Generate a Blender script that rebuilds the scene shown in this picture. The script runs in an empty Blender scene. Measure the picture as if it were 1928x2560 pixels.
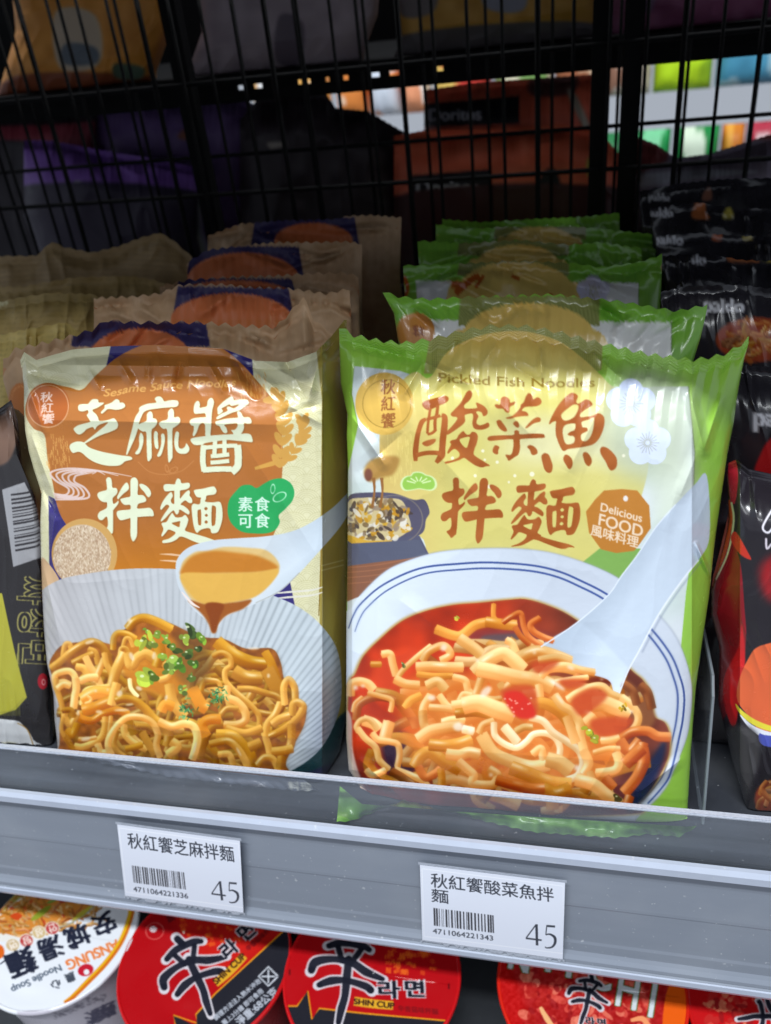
import bpy, math, random
import numpy as np
random.seed(7)
RNG = np.random.default_rng(11)
SC = bpy.context.scene
COL = SC.collection

# ---------------------------------------------------------------- camera model (metres, shelf floor at z = 0)
F = 2071.0
def _n(v): return v / np.linalg.norm(v)
ZU = -_n(np.array([386., 3320., F]))
XA = -_n(np.array([-9290., -212., F])); XA = _n(XA - XA.dot(ZU) * ZU)
YA = np.cross(ZU, XA)
EYE = np.array([0., 0., .313])
def ray(px, py):
    px = np.asarray(px, float); py = np.asarray(py, float)
    d = np.stack([(px - 964) / F, (py - 1280) / F, np.ones_like(px * py * 1.0)], -1)
    return np.stack([d @ XA, d @ YA, d @ ZU], -1)
def at_y(px, py, y):
    r = ray(px, py); return r * (np.asarray(y) / r[..., 1])[..., None] + EYE
def at_z(px, py, z):
    r = ray(px, py); return r * ((np.asarray(z) - EYE[2]) / r[..., 2])[..., None] + EYE
def at_lean(px, py, y0, k, b=0.):
    """on the plane Y = y0 + k z, moved b towards the shopper"""
    r = ray(px, py)
    t = (y0 - np.asarray(b) + k * EYE[2]) / (r[..., 1] - k * r[..., 2])
    return r * t[..., None] + EYE

# ---------------------------------------------------------------- print painter (flat artwork of the packaging)
def C(*a): return np.array(a, float) / 255.
def pts(s, ox=0, oy=0, sc=1.):
    p = np.array([[float(v) for v in q.split(',')] for q in s.split()])
    return p / sc + [ox, oy]
def smooth(p, closed=True, n=5):
    p = np.asarray(p, float); m = len(p)
    if m < 3: 
        return p
    if closed:
        P = lambda i: p[i % m]; rng = range(m)
    else:
        P = lambda i: p[min(max(i, 0), m - 1)]; rng = range(m - 1)
    out = []
    for i in rng:
        a, b, c, d = P(i - 1), P(i), P(i + 1), P(i + 2)
        for j in range(n):
            t = j / n
            out.append(.5 * (2 * b + (c - a) * t + (2 * a - 5 * b + 4 * c - d) * t * t + (3 * b - a - 3 * c + d) * t ** 3))
    if not closed: out.append(p[-1])
    return np.array(out)
def blur(a, r):
    r = int(r)
    if r < 1: return a
    for ax in (0, 1):
        for _ in range(2):
            pad = [(0, 0)] * a.ndim; pad[ax] = (r + 1, r)
            c = np.cumsum(np.pad(a, pad, mode='edge'), axis=ax)
            n = a.shape[ax]
            hi = np.take(c, np.arange(2 * r + 1, 2 * r + 1 + n), axis=ax)
            lo = np.take(c, np.arange(0, n), axis=ax)
            a = (hi - lo) / (2 * r + 1)
    return a
def vnoise(h, w, cell, seed, cellx=None):
    """smooth value noise, 0..1"""
    g = np.random.default_rng(seed); cx = cellx or cell
    ny, nx = int(h / cell) + 4, int(w / cx) + 4
    G = g.random((ny, nx))
    y = np.arange(h) / cell + 1; x = np.arange(w) / cx + 1
    iy = y.astype(int); ix = x.astype(int); fy = y - iy; fx = x - ix
    fy = fy * fy * (3 - 2 * fy); fx = fx * fx * (3 - 2 * fx)
    A = G[iy][:, ix]; B = G[iy][:, ix + 1]; Cc = G[iy + 1][:, ix]; D = G[iy + 1][:, ix + 1]
    fy = fy[:, None]; fx = fx[None]
    return (A * (1 - fx) + B * fx) * (1 - fy) + (Cc * (1 - fx) + D * fx) * fy
_glyphs = {}
def glyph_edges(txt):
    if txt in _glyphs: return _glyphs[txt]
    cu = bpy.data.curves.new('lettering', 'FONT'); cu.body = txt; cu.size = 1.
    ob = bpy.data.objects.new('lettering', cu); COL.objects.link(ob)
    bpy.context.view_layer.update(); dg = bpy.context.evaluated_depsgraph_get()
    c2 = ob.evaluated_get(dg).to_curve(dg)
    A, B = [], []
    for sp in c2.splines:
        bp = sp.bezier_points; out = []
        for i in range(len(bp)):
            p, q = bp[i], bp[(i + 1) % len(bp)]
            P = [np.array(z[:2]) for z in (p.co, p.handle_right, q.handle_left, q.co)]
            k = 5
            for t in np.arange(k) / k:
                out.append(P[0] * (1 - t) ** 3 + 3 * P[1] * t * (1 - t) ** 2 + 3 * P[2] * t * t * (1 - t) + P[3] * t ** 3)
        if len(out) > 2: out = np.array(out); A.append(out); B.append(np.roll(out, -1, 0))
    bpy.data.objects.remove(ob); bpy.data.curves.remove(cu)
    r = (np.concatenate(A), np.concatenate(B)) if A else (np.zeros((0, 2)), np.zeros((0, 2)))
    _glyphs[txt] = r; return r

class Canvas:
    def __init__(s, x0, y0, x1, y1, sc, base):
        s.x0, s.y0, s.sc = x0, y0, sc
        s.w, s.h = int((x1 - x0) * sc), int((y1 - y0) * sc)
        s.a = np.empty((s.h, s.w, 3)); s.a[:] = base
        s.YY, s.XX = np.mgrid[0:s.h, 0:s.w]
        s.XX = s.XX / sc + x0; s.YY = s.YY / sc + y0
    def _edges(s, A, B, ss=3, wind=False):
        """even-odd coverage of edge soup A->B in canvas px"""
        if not len(A): return None
        allp = np.concatenate([A, B])
        bx0 = max(int(allp[:, 0].min()) - 1, 0); bx1 = min(int(allp[:, 0].max()) + 2, s.w)
        by0 = max(int(allp[:, 1].min()) - 1, 0); by1 = min(int(allp[:, 1].max()) + 2, s.h)
        if bx1 <= bx0 or by1 <= by0: return None
        W = (bx1 - bx0) * ss; Hh = (by1 - by0) * ss
        cnt = np.zeros((Hh, W + 1), np.int32)
        A = (A - [bx0, by0]) * ss; B = (B - [bx0, by0]) * ss
        for (xa, ya), (xb, yb) in zip(A, B):
            if ya == yb: continue
            sg = 1
            if ya > yb: xa, ya, xb, yb = xb, yb, xa, ya; sg = -1
            r0 = max(int(math.ceil(ya - .5)), 0); r1 = min(int(math.ceil(yb - .5)), Hh)
            if r1 <= r0: continue
            r = np.arange(r0, r1)
            x = xa + (r + .5 - ya) * (xb - xa) / (yb - ya)
            xi = np.clip(np.ceil(x - .5).astype(int), 0, W)
            cnt[r, xi] += sg if wind else 1
        m = ((np.cumsum(cnt, 1)[:, :W] != 0) if wind else (np.cumsum(cnt, 1)[:, :W] % 2)).astype(float)
        m = m.reshape(by1 - by0, ss, bx1 - bx0, ss).mean((1, 3))
        return (bx0, by0, m)
    def mask(s, polys):
        A, B = [], []
        for p in polys:
            q = (np.asarray(p) - [s.x0, s.y0]) * s.sc
            A.append(q); B.append(np.roll(q, -1, 0))
        return s._edges(np.concatenate(A), np.concatenate(B))
    def lay(s, m, col, alpha=1., soft=0, tex=None):
        if m is None: return
        bx, by, k = m
        if soft:
            r = int(soft * s.sc); pad = 2 * r + 2
            full = np.zeros((k.shape[0] + 2 * pad, k.shape[1] + 2 * pad)); full[pad:-pad, pad:-pad] = k
            k = blur(full, r); bx -= pad; by -= pad
            x0, y0 = max(bx, 0), max(by, 0); x1, y1 = min(bx + k.shape[1], s.w), min(by + k.shape[0], s.h)
            k = k[y0 - by:y1 - by, x0 - bx:x1 - bx]; bx, by = x0, y0
        h, w = k.shape; v = s.a[by:by + h, bx:bx + w]
        al = (k * alpha)[..., None]
        if callable(col): col = col(s.XX[by:by + h, bx:bx + w], s.YY[by:by + h, bx:bx + w])
        v[:] = v * (1 - al) + col * al
    def poly(s, p, col, alpha=1., sm=True, soft=0, holes=()):
        L = [smooth(p) if sm else np.asarray(p)] + [smooth(h) for h in holes]
        s.lay(s.mask(L), col, alpha, soft)
    def ell(s, cx, cy, rx, ry, col, alpha=1., rot=0., soft=0, hole=0.):
        t = np.linspace(0, 2 * math.pi, 72, endpoint=False)
        def ring(k):
            x, y = rx * k * np.cos(t), ry * k * np.sin(t)
            c, n_ = math.cos(rot), math.sin(rot)
            return np.stack([cx + x * c - y * n_, cy + x * n_ + y * c], 1)
        s.lay(s.mask([ring(1)] + ([ring(hole)] if hole else [])), col, alpha, soft)
    def line(s, p, w, col, alpha=1., soft=0, taper=False, closed=False, sm=True):
        p = smooth(p, closed, 6) if sm else np.asarray(p, float)
        if closed: p = np.vstack([p, p[:1]])
        d = np.gradient(p, axis=0); d /= np.linalg.norm(d, axis=1)[:, None] + 1e-9
        n = np.stack([-d[:, 1], d[:, 0]], 1)
        m = len(p); w_ = np.interp(np.linspace(0, 1, m), np.linspace(0, 1, len(w)), w) if hasattr(w, '__len__') else np.full(m, float(w))
        if taper: w_ = w_ * np.sin(np.linspace(0.05, math.pi - .05, m)) ** .6
        L = p + n * w_[:, None] / 2; R = p - n * w_[:, None] / 2
        s.lay(s.mask([np.vstack([L, R[::-1]])]), col, alpha, soft)
    def strand(s, p, w, dark, base, light, hl=.5, side=-.35, seed=0, edge=.85):
        """a round noodle of the printed dish picture"""
        p = smooth(p, False, 8); q = (p - [s.x0, s.y0]) * s.sc
        seg = np.linalg.norm(np.diff(q, axis=0), axis=1); L = np.concatenate([[0], np.cumsum(seg)])
        n = max(int(L[-1] / 1.3), 3); u = np.linspace(0, L[-1], n)
        q = np.stack([np.interp(u, L, q[:, 0]), np.interp(u, L, q[:, 1])], 1)
        d = np.gradient(q, axis=0); d /= np.linalg.norm(d, axis=1)[:, None] + 1e-9
        ww = np.interp(np.linspace(0, 1, n), np.linspace(0, 1, len(w)), w) if hasattr(w, '__len__') else np.full(n, float(w))
        r = ww * s.sc / 2
        x0 = max(int(q[:, 0].min() - r.max() - 2), 0); x1 = min(int(q[:, 0].max() + r.max() + 3), s.w)
        y0 = max(int(q[:, 1].min() - r.max() - 2), 0); y1 = min(int(q[:, 1].max() + r.max() + 3), s.h)
        if x1 <= x0 or y1 <= y0: return
        best = np.full((y1 - y0, x1 - x0), 9.); off = np.zeros_like(best); along = np.zeros_like(best); rr = np.ones_like(best)
        for i in range(n):
            R = r[i] + 1.5
            a0 = max(int(q[i, 0] - R), x0); a1 = min(int(q[i, 0] + R) + 2, x1)
            b0 = max(int(q[i, 1] - R), y0); b1 = min(int(q[i, 1] + R) + 2, y1)
            if a1 <= a0 or b1 <= b0: continue
            Y, X = np.ogrid[b0:b1, a0:a1]; dx = X - q[i, 0]; dy = Y - q[i, 1]
            dn = np.sqrt(dx * dx + dy * dy) / r[i]
            v = best[b0 - y0:b1 - y0, a0 - x0:a1 - x0]; m = dn < v
            # light comes from the top left of the picture: signed offset towards it
            tx, ty = d[i]; al_ = dx * tx + dy * ty; pn = -dx * ty + dy * tx
            dn = np.abs(pn) / r[i] + np.clip(np.abs(al_) - 2.2, 0, 9) * .6
            if i > 2 and i < n - 3: dn = np.maximum(dn, np.sqrt(dx * dx + dy * dy) / r[i] * .0 + dn)
            v = best[b0 - y0:b1 - y0, a0 - x0:a1 - x0]; m = dn < v
            o = pn / r[i] * (ty * .45 - tx * .9) / .9
            v[m] = dn[m]; off[b0 - y0:b1 - y0, a0 - x0:a1 - x0][m] = o[m]
            along[b0 - y0:b1 - y0, a0 - x0:a1 - x0][m] = u[i]; rr[b0 - y0:b1 - y0, a0 - x0:a1 - x0][m] = r[i]
        al = np.clip((1 - best) * rr + .5, 0, 1)
        g = np.random.default_rng(seed); ph = g.random(4) * 6
        wob = .5 + .5 * np.sin(along / (9 + 7 * g.random()) + ph[0]) * np.sin(along / 23. + ph[1])
        t = np.clip(.5 + .62 * off, 0, 1)[..., None] ** .7
        tone = (g.random() - .5) * .10 + .07 * np.sin(along / 31. + ph[2])[..., None]
        col = dark * (1 - t) + base * t
        t2 = np.clip(off * 1.3 + .1, 0, 1)[..., None]; col = col * (1 - t2 * .75) + light * t2 * .75 + tone
        ed = np.clip((best - edge) / (1 - edge), 0, 1)[..., None] * .35; col = col * (1 - ed) + dark * .85 * ed
        if np.mean(ww) > 13:
            fl = np.exp(-((off + .18) / .16) ** 2)[..., None] * .16; col = col * (1 - fl) + dark * fl; fl = np.exp(-((off - .12) / .2) ** 2)[..., None] * .22; col = col * (1 - fl) + light * fl
        h = np.exp(-((off - .45) / .22) ** 2 - (np.clip(best, 0, 1) / .75) ** 4) * np.clip(wob * 1.6 - .75, 0, 1) * hl
        col = col * (1 - h[..., None]) + C(255, 248, 225) * h[..., None]
        v = s.a[y0:y1, x0:x1]; v[:] = v * (1 - al[..., None]) + col * al[..., None]
    def text(s, txt, o, ux, uy, col, bold=0., alpha=1., soft=0, warp=None, fit=None):
        """o baseline start, ux / uy vectors of one em along and up"""
        A, B = glyph_edges(txt)
        if not len(A): return
        if fit: k = np.array([fit / max(A[:, 0].max(), .01), 1]); A = A * k; B = B * k
        T = lambda v: np.asarray(o) + v[:, :1] * np.asarray(ux) + v[:, 1:] * np.asarray(uy)
        A, B = T(A), T(B)
        if warp: A, B = warp(A), warp(B)
        A = (A - [s.x0, s.y0]) * s.sc; B = (B - [s.x0, s.y0]) * s.sc
        w = bold * np.linalg.norm(ux) * s.sc
        for sh in ([(0, 0)] if not bold else [(-w, -w * .5), (w, -w * .5), (-w, w * .5), (w, w * .5)]):
            s.lay(s._edges(A + sh, B + sh, wind=True), col, alpha, soft)
    def grain(s, amp, cell, seed, x=None):
        s.a += (vnoise(s.h, s.w, cell * s.sc, seed) - .5)[..., None] * amp
    def sample(s, px, py):
        x = np.clip((px - s.x0) * s.sc, 0, s.w - 1.001); y = np.clip((py - s.y0) * s.sc, 0, s.h - 1.001)
        ix, iy = x.astype(int), y.astype(int); fx, fy = (x - ix)[..., None], (y - iy)[..., None]
        a = s.a
        c = (a[iy, ix] * (1 - fx) + a[iy, ix + 1] * fx) * (1 - fy) + (a[iy + 1, ix] * (1 - fx) + a[iy + 1, ix + 1] * fx) * fy
        return lin(np.clip(c, 0, 1))
def lin(c):
    c = np.asarray(c, float); return np.where(c <= .04045, c / 12.92, ((c + .055) / 1.055) ** 2.4)

# ---------------------------------------------------------------- mesh helpers
def mesh_np(name, V, Fq, mat, parent=None, colors=None, sm=True):
    V = np.asarray(V, np.float32).reshape(-1, 3); Fq = np.asarray(Fq, np.int32)
    k = Fq.shape[1]
    me = bpy.data.meshes.new(name)
    me.vertices.add(len(V)); me.vertices.foreach_set('co', V.ravel())
    me.loops.add(Fq.size); me.loops.foreach_set('vertex_index', Fq.ravel())
    me.polygons.add(len(Fq)); me.polygons.foreach_set('loop_start', np.arange(0, Fq.size, k, dtype=np.int32))
    me.polygons.foreach_set('use_smooth', np.full(len(Fq), sm))
    me.update(calc_edges=True)
    if colors is not None:
        at = me.color_attributes.new('Print', 'FLOAT_COLOR', 'POINT')
        c4 = np.ones((len(V), 4), np.float32); c4[:, :3] = colors.reshape(-1, 3); at.data.foreach_set('color', c4.ravel())
    me.materials.append(mat)
    ob = bpy.data.objects.new(name, me); COL.objects.link(ob)
    if parent is not None: ob.parent = parent
    return ob
def quads(ny, nx, off=0, flip=False):
    i = np.arange(ny * nx).reshape(ny, nx) + off
    q = np.stack([i[:-1, :-1], i[1:, :-1], i[1:, 1:], i[:-1, 1:]], -1).reshape(-1, 4)
    return q[:, ::-1] if flip else q
def grid_obj(name, P, mat, parent=None, colors=None):
    return mesh_np(name, P.reshape(-1, 3), quads(P.shape[0], P.shape[1]), mat, parent, colors)
class MB:
    def __init__(s): s.v, s.f = [], []
    def box(s, x0, x1, y0, y1, z0, z1):
        b = len(s.v)
        s.v += [(x, y, z) for z in (z0, z1) for y in (y0, y1) for x in (x0, x1)]
        s.f += [tuple(b + i for i in q) for q in ((0, 2, 3, 1), (4, 5, 7, 6), (0, 1, 5, 4), (2, 6, 7, 3), (0, 4, 6, 2), (1, 3, 7, 5))]
        return s
    def rod(s, a, b, r, n=8):
        a, b = np.array(a, float), np.array(b, float); d = _n(b - a)
        u = _n(np.cross(d, [0, 0, 1.] if abs(d[2]) < .9 else [1., 0, 0])); v = np.cross(d, u); k = len(s.v)
        for c in (a, b):
            for i in range(n):
                t = 2 * math.pi * i / n; s.v.append(tuple(c + r * (math.cos(t) * u + math.sin(t) * v)))
        for i in range(n): j = (i + 1) % n; s.f.append((k + i, k + j, k + n + j, k + n + i))
        s.f.append(tuple(k + i for i in range(n))[::-1]); s.f.append(tuple(k + n + i for i in range(n)))
        return s
    def prism(s, prof, x0, x1):
        """profile [(y,z)...] extruded along x"""
        k = len(s.v); n = len(prof)
        for x in (x0, x1): s.v += [(x, y, z) for y, z in prof]
        for i in range(n): j = (i + 1) % n; s.f.append((k + i, k + n + i, k + n + j, k + j))
        s.f.append(tuple(k + i for i in range(n))); s.f.append(tuple(k + n + i for i in range(n))[::-1])
        return s
    def build(s, name, mat, parent=None, bevel=0., sm=False):
        me = bpy.data.meshes.new(name); me.from_pydata(s.v, [], s.f); me.update()
        import bmesh
        bm = bmesh.new(); bm.from_mesh(me); bmesh.ops.recalc_face_normals(bm, faces=bm.faces)
        if bevel: bmesh.ops.bevel(bm, geom=bm.edges[:], offset=bevel, segments=2, affect='EDGES', clamp_overlap=True)
        bm.to_mesh(me); bm.free()
        for p in me.polygons: p.use_smooth = sm
        me.materials.append(mat)
        ob = bpy.data.objects.new(name, me); COL.objects.link(ob)
        if parent is not None: ob.parent = parent
        return ob
def thing(name, label, cat, loc=(0, 0, 0), rot=(0, 0, 0), group=None):
    o = bpy.data.objects.new(name, None); COL.objects.link(o); o.location = loc; o.rotation_euler = rot
    o.empty_display_size = .02
    return tag(o, label, cat, group)
def tag(o, label, cat, group=None):
    o['label'] = label; o['category'] = cat
    if group: o['group'] = group
    return o
def adopt(root):
    """children built in world space keep their place under an Empty that stands at the thing's base"""
    from mathutils import Matrix
    m = Matrix.LocRotScale(root.location, root.rotation_euler, None).inverted()
    for c in [o for o in COL.objects if o.parent is root]:
        c.data.transform(m)
        for g in [o for o in COL.objects if o.parent is c]: g.data.transform(m)
def dup(root, loc, rot, label, group=None):
    r = root.copy(); COL.objects.link(r); r.location = loc; r.rotation_euler = rot; r['label'] = label
    if group: r['group'] = group
    for ch in [o for o in COL.objects if o.parent is root]:
        c = ch.copy(); COL.objects.link(c); c.parent = r
        for g in [o for o in COL.objects if o.parent is ch]:
            d = g.copy(); COL.objects.link(d); d.parent = c
    return r

# ---------------------------------------------------------------- materials
def mat(name, col=None, rough=.5, metal=0., spec=.5, coat=0., attr=None, bump=0., bscale=300., var=0., trans=0., emit=0., bstretch=(1, 1, 1), rvar=.12, dust=0.):
    m = bpy.data.materials.new(name); m.use_nodes = True; nt = m.node_tree; N = nt.nodes; Lk = nt.links
    b = N['Principled BSDF']; b.inputs['Roughness'].default_value = rough; b.inputs['Metallic'].default_value = metal
    b.inputs['Specular IOR Level'].default_value = spec; b.inputs['Coat Weight'].default_value = coat; b.inputs['Coat Roughness'].default_value = .15
    b.inputs['Transmission Weight'].default_value = trans
    tc = N.new('ShaderNodeTexCoord'); mp = N.new('ShaderNodeMapping'); mp.inputs['Scale'].default_value = bstretch
    Lk.new(tc.outputs['Object'], mp.inputs['Vector'])
    nz = N.new('ShaderNodeTexNoise'); nz.inputs['Scale'].default_value = bscale; nz.inputs['Detail'].default_value = 5
    Lk.new(mp.outputs[0], nz.inputs['Vector'])
    if attr:
        a = N.new('ShaderNodeAttribute'); a.attribute_name = attr; src = a.outputs['Color']; Lk.new(src, b.inputs['Base Color'])
    else:
        c = tuple(lin(np.array(col) / 255.)) + (1,)
        if var:
            mx = N.new('ShaderNodeMix'); mx.data_type = 'RGBA'
            mx.inputs[6].default_value = tuple(v * (1 - var) for v in c[:3]) + (1,); mx.inputs[7].default_value = tuple(min(v * (1 + var), 1) for v in c[:3]) + (1,)
            Lk.new(nz.outputs['Fac'], mx.inputs[0]); Lk.new(mx.outputs[2], b.inputs['Base Color'])
        else: b.inputs['Base Color'].default_value = c
        if emit: b.inputs['Emission Color'].default_value = c; b.inputs['Emission Strength'].default_value = emit
    if dust and not attr:
        sk = b.inputs['Base Color'].links[0].from_socket if b.inputs['Base Color'].links else None
        dn = N.new('ShaderNodeTexNoise'); dn.inputs['Scale'].default_value = 420.; dn.inputs['Detail'].default_value = 2; Lk.new(tc.outputs['Object'], dn.inputs['Vector'])
        d2 = N.new('ShaderNodeTexNoise'); d2.inputs['Scale'].default_value = 14.; d2.inputs['Detail'].default_value = 7; Lk.new(tc.outputs['Object'], d2.inputs['Vector'])
        m1 = N.new('ShaderNodeMapRange'); m1.inputs['From Min'].default_value = .70; m1.inputs['From Max'].default_value = .76; m1.inputs['To Max'].default_value = dust; Lk.new(dn.outputs['Fac'], m1.inputs['Value'])
        m2 = N.new('ShaderNodeMapRange'); m2.inputs['From Min'].default_value = .5; m2.inputs['From Max'].default_value = .8; m2.inputs['To Max'].default_value = dust * .3; Lk.new(d2.outputs['Fac'], m2.inputs['Value'])
        ad = N.new('ShaderNodeMath'); ad.operation = 'ADD'; ad.use_clamp = True; Lk.new(m1.outputs[0], ad.inputs[0]); Lk.new(m2.outputs[0], ad.inputs[1])
        mx2 = N.new('ShaderNodeMix'); mx2.data_type = 'RGBA'; mx2.inputs[7].default_value = (.62, .64, .66, 1); Lk.new(ad.outputs[0], mx2.inputs[0])
        if sk: Lk.new(sk, mx2.inputs[6])
        else: mx2.inputs[6].default_value = b.inputs['Base Color'].default_value
        Lk.new(mx2.outputs[2], b.inputs['Base Color'])
    mr = N.new('ShaderNodeMapRange'); mr.inputs['To Min'].default_value = max(rough - rvar, .02); mr.inputs['To Max'].default_value = min(rough + rvar, 1)
    n2 = N.new('ShaderNodeTexNoise'); n2.inputs['Scale'].default_value = bscale * .35; n2.inputs['Detail'].default_value = 6
    Lk.new(mp.outputs[0], n2.inputs['Vector']); Lk.new(n2.outputs['Fac'], mr.inputs['Value']); Lk.new(mr.outputs[0], b.inputs['Roughness'])
    if bump:
        bp = N.new('ShaderNodeBump'); bp.inputs['Strength'].default_value = 1; bp.inputs['Distance'].default_value = bump
        Lk.new(nz.outputs['Fac'], bp.inputs['Height']); Lk.new(bp.outputs[0], b.inputs['Normal'])
    return m
# ---------------------------------------------------------------- brush lettering, traced stroke outlines
ZHI = ["300,330 320,275 380,258 500,255 545,210 600,160 690,155 725,180 735,225 830,225 832,248 760,300 680,345 605,375 620,420 670,460 715,530 745,605 860,600 950,580 1040,552 1090,590 1130,660 1128,730 1090,780 960,840 800,895 640,970 445,1080 425,1060 520,985 640,890 760,790 850,720 925,640 870,645 760,680 690,730 650,790 620,745 580,740 480,780 420,840 340,890 270,870 215,800 215,760 300,700 420,665 545,630 540,590 490,510 485,480 515,440 500,385 400,410 320,395",
 "775,440 795,400 850,345 855,285 900,265 1000,225 1060,175 1110,155 1160,185 1170,225 1230,225 1275,265 1275,315 1200,360 1080,375 930,360 850,420 800,455",
 "425,1060 330,1035 240,1045 150,1090 122,1150 150,1230 200,1275 310,1250 400,1290 500,1380 640,1465 800,1520 960,1545 1130,1540 1210,1510 1280,1450 1380,1425 1425,1405 1425,1375 1370,1345 1200,1325 1000,1290 800,1250 650,1205 520,1150"]
MA = ["60,1310 55,1280 110,1030 170,800 220,600 260,500 320,410 325,340 380,295 500,250 675,225 650,150 690,105 760,100 810,140 850,200 950,180 1100,180 1140,215 1140,270 1090,315 950,325 700,350 540,375 430,420 370,520 325,640 295,780 240,950 160,1130 80,1300",
 "545,410 590,430 610,500 610,545 670,565 700,620 685,680 640,740 585,800 580,1000 585,1340 560,1410 515,1450 490,1380 480,1100 470,850 400,830 330,790 280,740 300,700 350,660 430,630 480,590 485,470",
 "355,855 400,900 415,980 400,1100 360,1220 320,1290 260,1305 243,1270 300,1190 325,1100 320,960",
 "670,820 710,860 712,960 725,1140 715,1190 680,1185 650,1140 632,1000 635,860",
 "815,870 850,900 860,1000 840,1130 800,1270 770,1330 720,1355 700,1320 745,1220 780,1100 785,980 780,900",
 "990,350 1035,375 1050,440 1055,530 1130,520 1175,560 1178,625 1140,680 1060,740 1020,780 1015,1000 1020,1330 1000,1400 945,1475 925,1400 915,1150 905,800 830,775 770,730 735,660 800,610 900,580 925,520 925,420",
 "1110,825 1150,850 1155,900 1145,960 1140,1100 1160,1170 1220,1185 1280,1140 1305,1075 1350,1130 1370,1190 1350,1250 1290,1290 1180,1290 1110,1250 1070,1170 1055,1050 1065,920 1085,850"]
JIANG = ["290,190 325,210 340,270 335,330 400,325 480,300 500,200 540,140 590,130 625,180 630,250 600,370 585,500 575,700 560,860 550,930 460,950 450,800 445,690 400,650 350,670 315,720 270,850 210,930 190,890 210,800 210,720 160,700 125,640 150,580 250,545 450,525 460,500 440,450 330,455 240,460 210,400 220,280 250,220",
 "1000,95 1040,150 1060,175 1200,160 1320,165 1355,220 1340,260 1240,330 1160,390 1000,440 850,510 700,575 690,530 780,460 910,400 900,340 935,305 1040,345 1110,310 1150,265 1060,285 990,295 950,265 870,305 790,350 820,390 800,430 720,475 705,400 710,330 800,230 900,150",
 "660,640 690,610 900,560 1110,540 1130,520 1115,440 1140,405 1200,440 1250,525 1360,530 1410,590 1405,655 1330,665 1260,660 1255,760 1210,860 1150,910 1040,910 1030,860 990,800 1070,790 1120,720 1110,660 1000,665 850,690 890,750 910,830 880,865 830,850 780,780 750,720 680,690",
 "145,1000 200,960 450,925 800,895 1160,880 1300,870 1390,890 1430,970 1430,1045 1300,1040 1100,1020 910,1005 700,1030 450,1070 400,1100 240,1110 170,1060"]
JIANG_S = [("420,1110 405,1250 400,1450 415,1560 430,1660", 118), ("1120,1110 1135,1250 1138,1420 1120,1560 1000,1680", 150),
 ("410,1170 600,1150 800,1130 1120,1125", 85), ("655,1000 650,1150 640,1300", 90), ("850,1000 850,1150 850,1300", 90),
 ("400,1630 700,1610 1000,1610", 115), ("565,1345 760,1330 950,1305", 85), ("560,1478 760,1462 950,1440", 85)]
BAN = ["420,135 470,160 495,240 510,385 600,400 635,470 610,550 520,640 515,720 540,790 610,750 650,710 660,760 620,830 540,930 525,1000 525,1440 490,1520 420,1580 370,1520 305,1430 370,1380 400,1290 390,1160 370,1100 330,1120 270,1180 200,1180 155,1120 155,1050 200,980 300,930 370,880 380,800 370,750 280,740 190,680 140,580 170,510 280,470 370,440 370,320 355,200 380,150",
 "850,265 900,310 915,400 880,460 780,540 700,620 650,675 625,620 680,500 760,360",
 "1170,320 1220,295 1330,340 1420,430 1455,520 1440,590 1395,625 1350,590 1290,500 1200,400",
 "1040,140 1095,160 1135,240 1135,400 1130,560 1240,570 1310,620 1340,700 1290,745 1160,780 1125,830 1125,900 1280,895 1420,885 1490,940 1520,1020 1510,1085 1400,1090 1150,1110 1120,1150 1115,1500 1090,1620 1020,1710 970,1630 950,1500 950,1160 900,1150 730,1190 660,1150 615,1050 630,970 720,945 900,930 950,910 955,840 920,810 820,815 750,770 705,690 730,660 850,630 945,600 950,450 950,240 985,160"]
MIAN_A = "525,155 575,190 605,265 760,255 795,310 775,370 700,410 575,435 565,500 565,620 620,560 700,470 770,430 795,480 785,550 830,610 850,680 830,725 770,720 690,665 630,700 580,760 650,790 740,860 785,930 765,990 700,960 560,875 540,930 510,980 470,980 430,910 400,900 320,970 230,1070 135,1150 125,1110 200,980 310,820 290,770 240,770 180,830 130,880 108,840 150,720 240,580 350,470 385,510 395,570 355,650 370,720 430,740 430,600 430,450 400,440 250,455 200,430 180,350 210,295 300,285 440,290 460,240 490,175"
MIAN_B = "380,955 420,1000 470,1055 600,1050 680,1000 730,1050 755,1120 720,1250 685,1360 850,1420 1150,1510 1350,1580 1480,1620 1400,1700 1200,1730 1120,1690 900,1620 600,1500 480,1570 350,1630 170,1650 170,1590 300,1550 420,1470 460,1410 400,1370 300,1340 250,1390 200,1450 145,1500 135,1460 180,1330 140,1220 160,1180 250,1160 320,1040"
MIAN_BS = "380,955 420,1000 470,1055 600,1050 680,1000 730,1050 755,1120 720,1250 685,1360 760,1420 700,1500 600,1510 480,1580 350,1640 170,1660 170,1640 300,1590 420,1500 460,1410 400,1370 300,1340 250,1390 200,1450 145,1500 135,1460 180,1330 140,1220 160,1180 250,1160 320,1040"
MIAN_BH = ["375,1190 480,1160 565,1145 560,1210 545,1280 460,1250"]
MIAN_C = "890,470 910,420 1100,390 1320,340 1380,370 1410,440 1390,500 1340,530 1185,555 1165,630 1150,690 1300,710 1470,695 1520,760 1545,900 1545,1080 1500,1260 1430,1400 1300,1420 1265,1330 1200,1305 1080,1330 1010,1370 960,1415 910,1350 870,1200 840,950 835,800 880,740 970,755 1025,740 1040,650 1045,600 950,580"
MIAN_CH = ["970,920 1010,880 1050,900 1055,1200 1025,1240 985,1200", "1300,820 1350,790 1395,830 1395,1000 1380,1200 1340,1250 1295,1210",
 "1125,855 1165,815 1205,855 1165,895", "1137,1010 1175,975 1210,1010 1175,1045", "1130,1165 1170,1125 1210,1165 1170,1203"]
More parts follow.
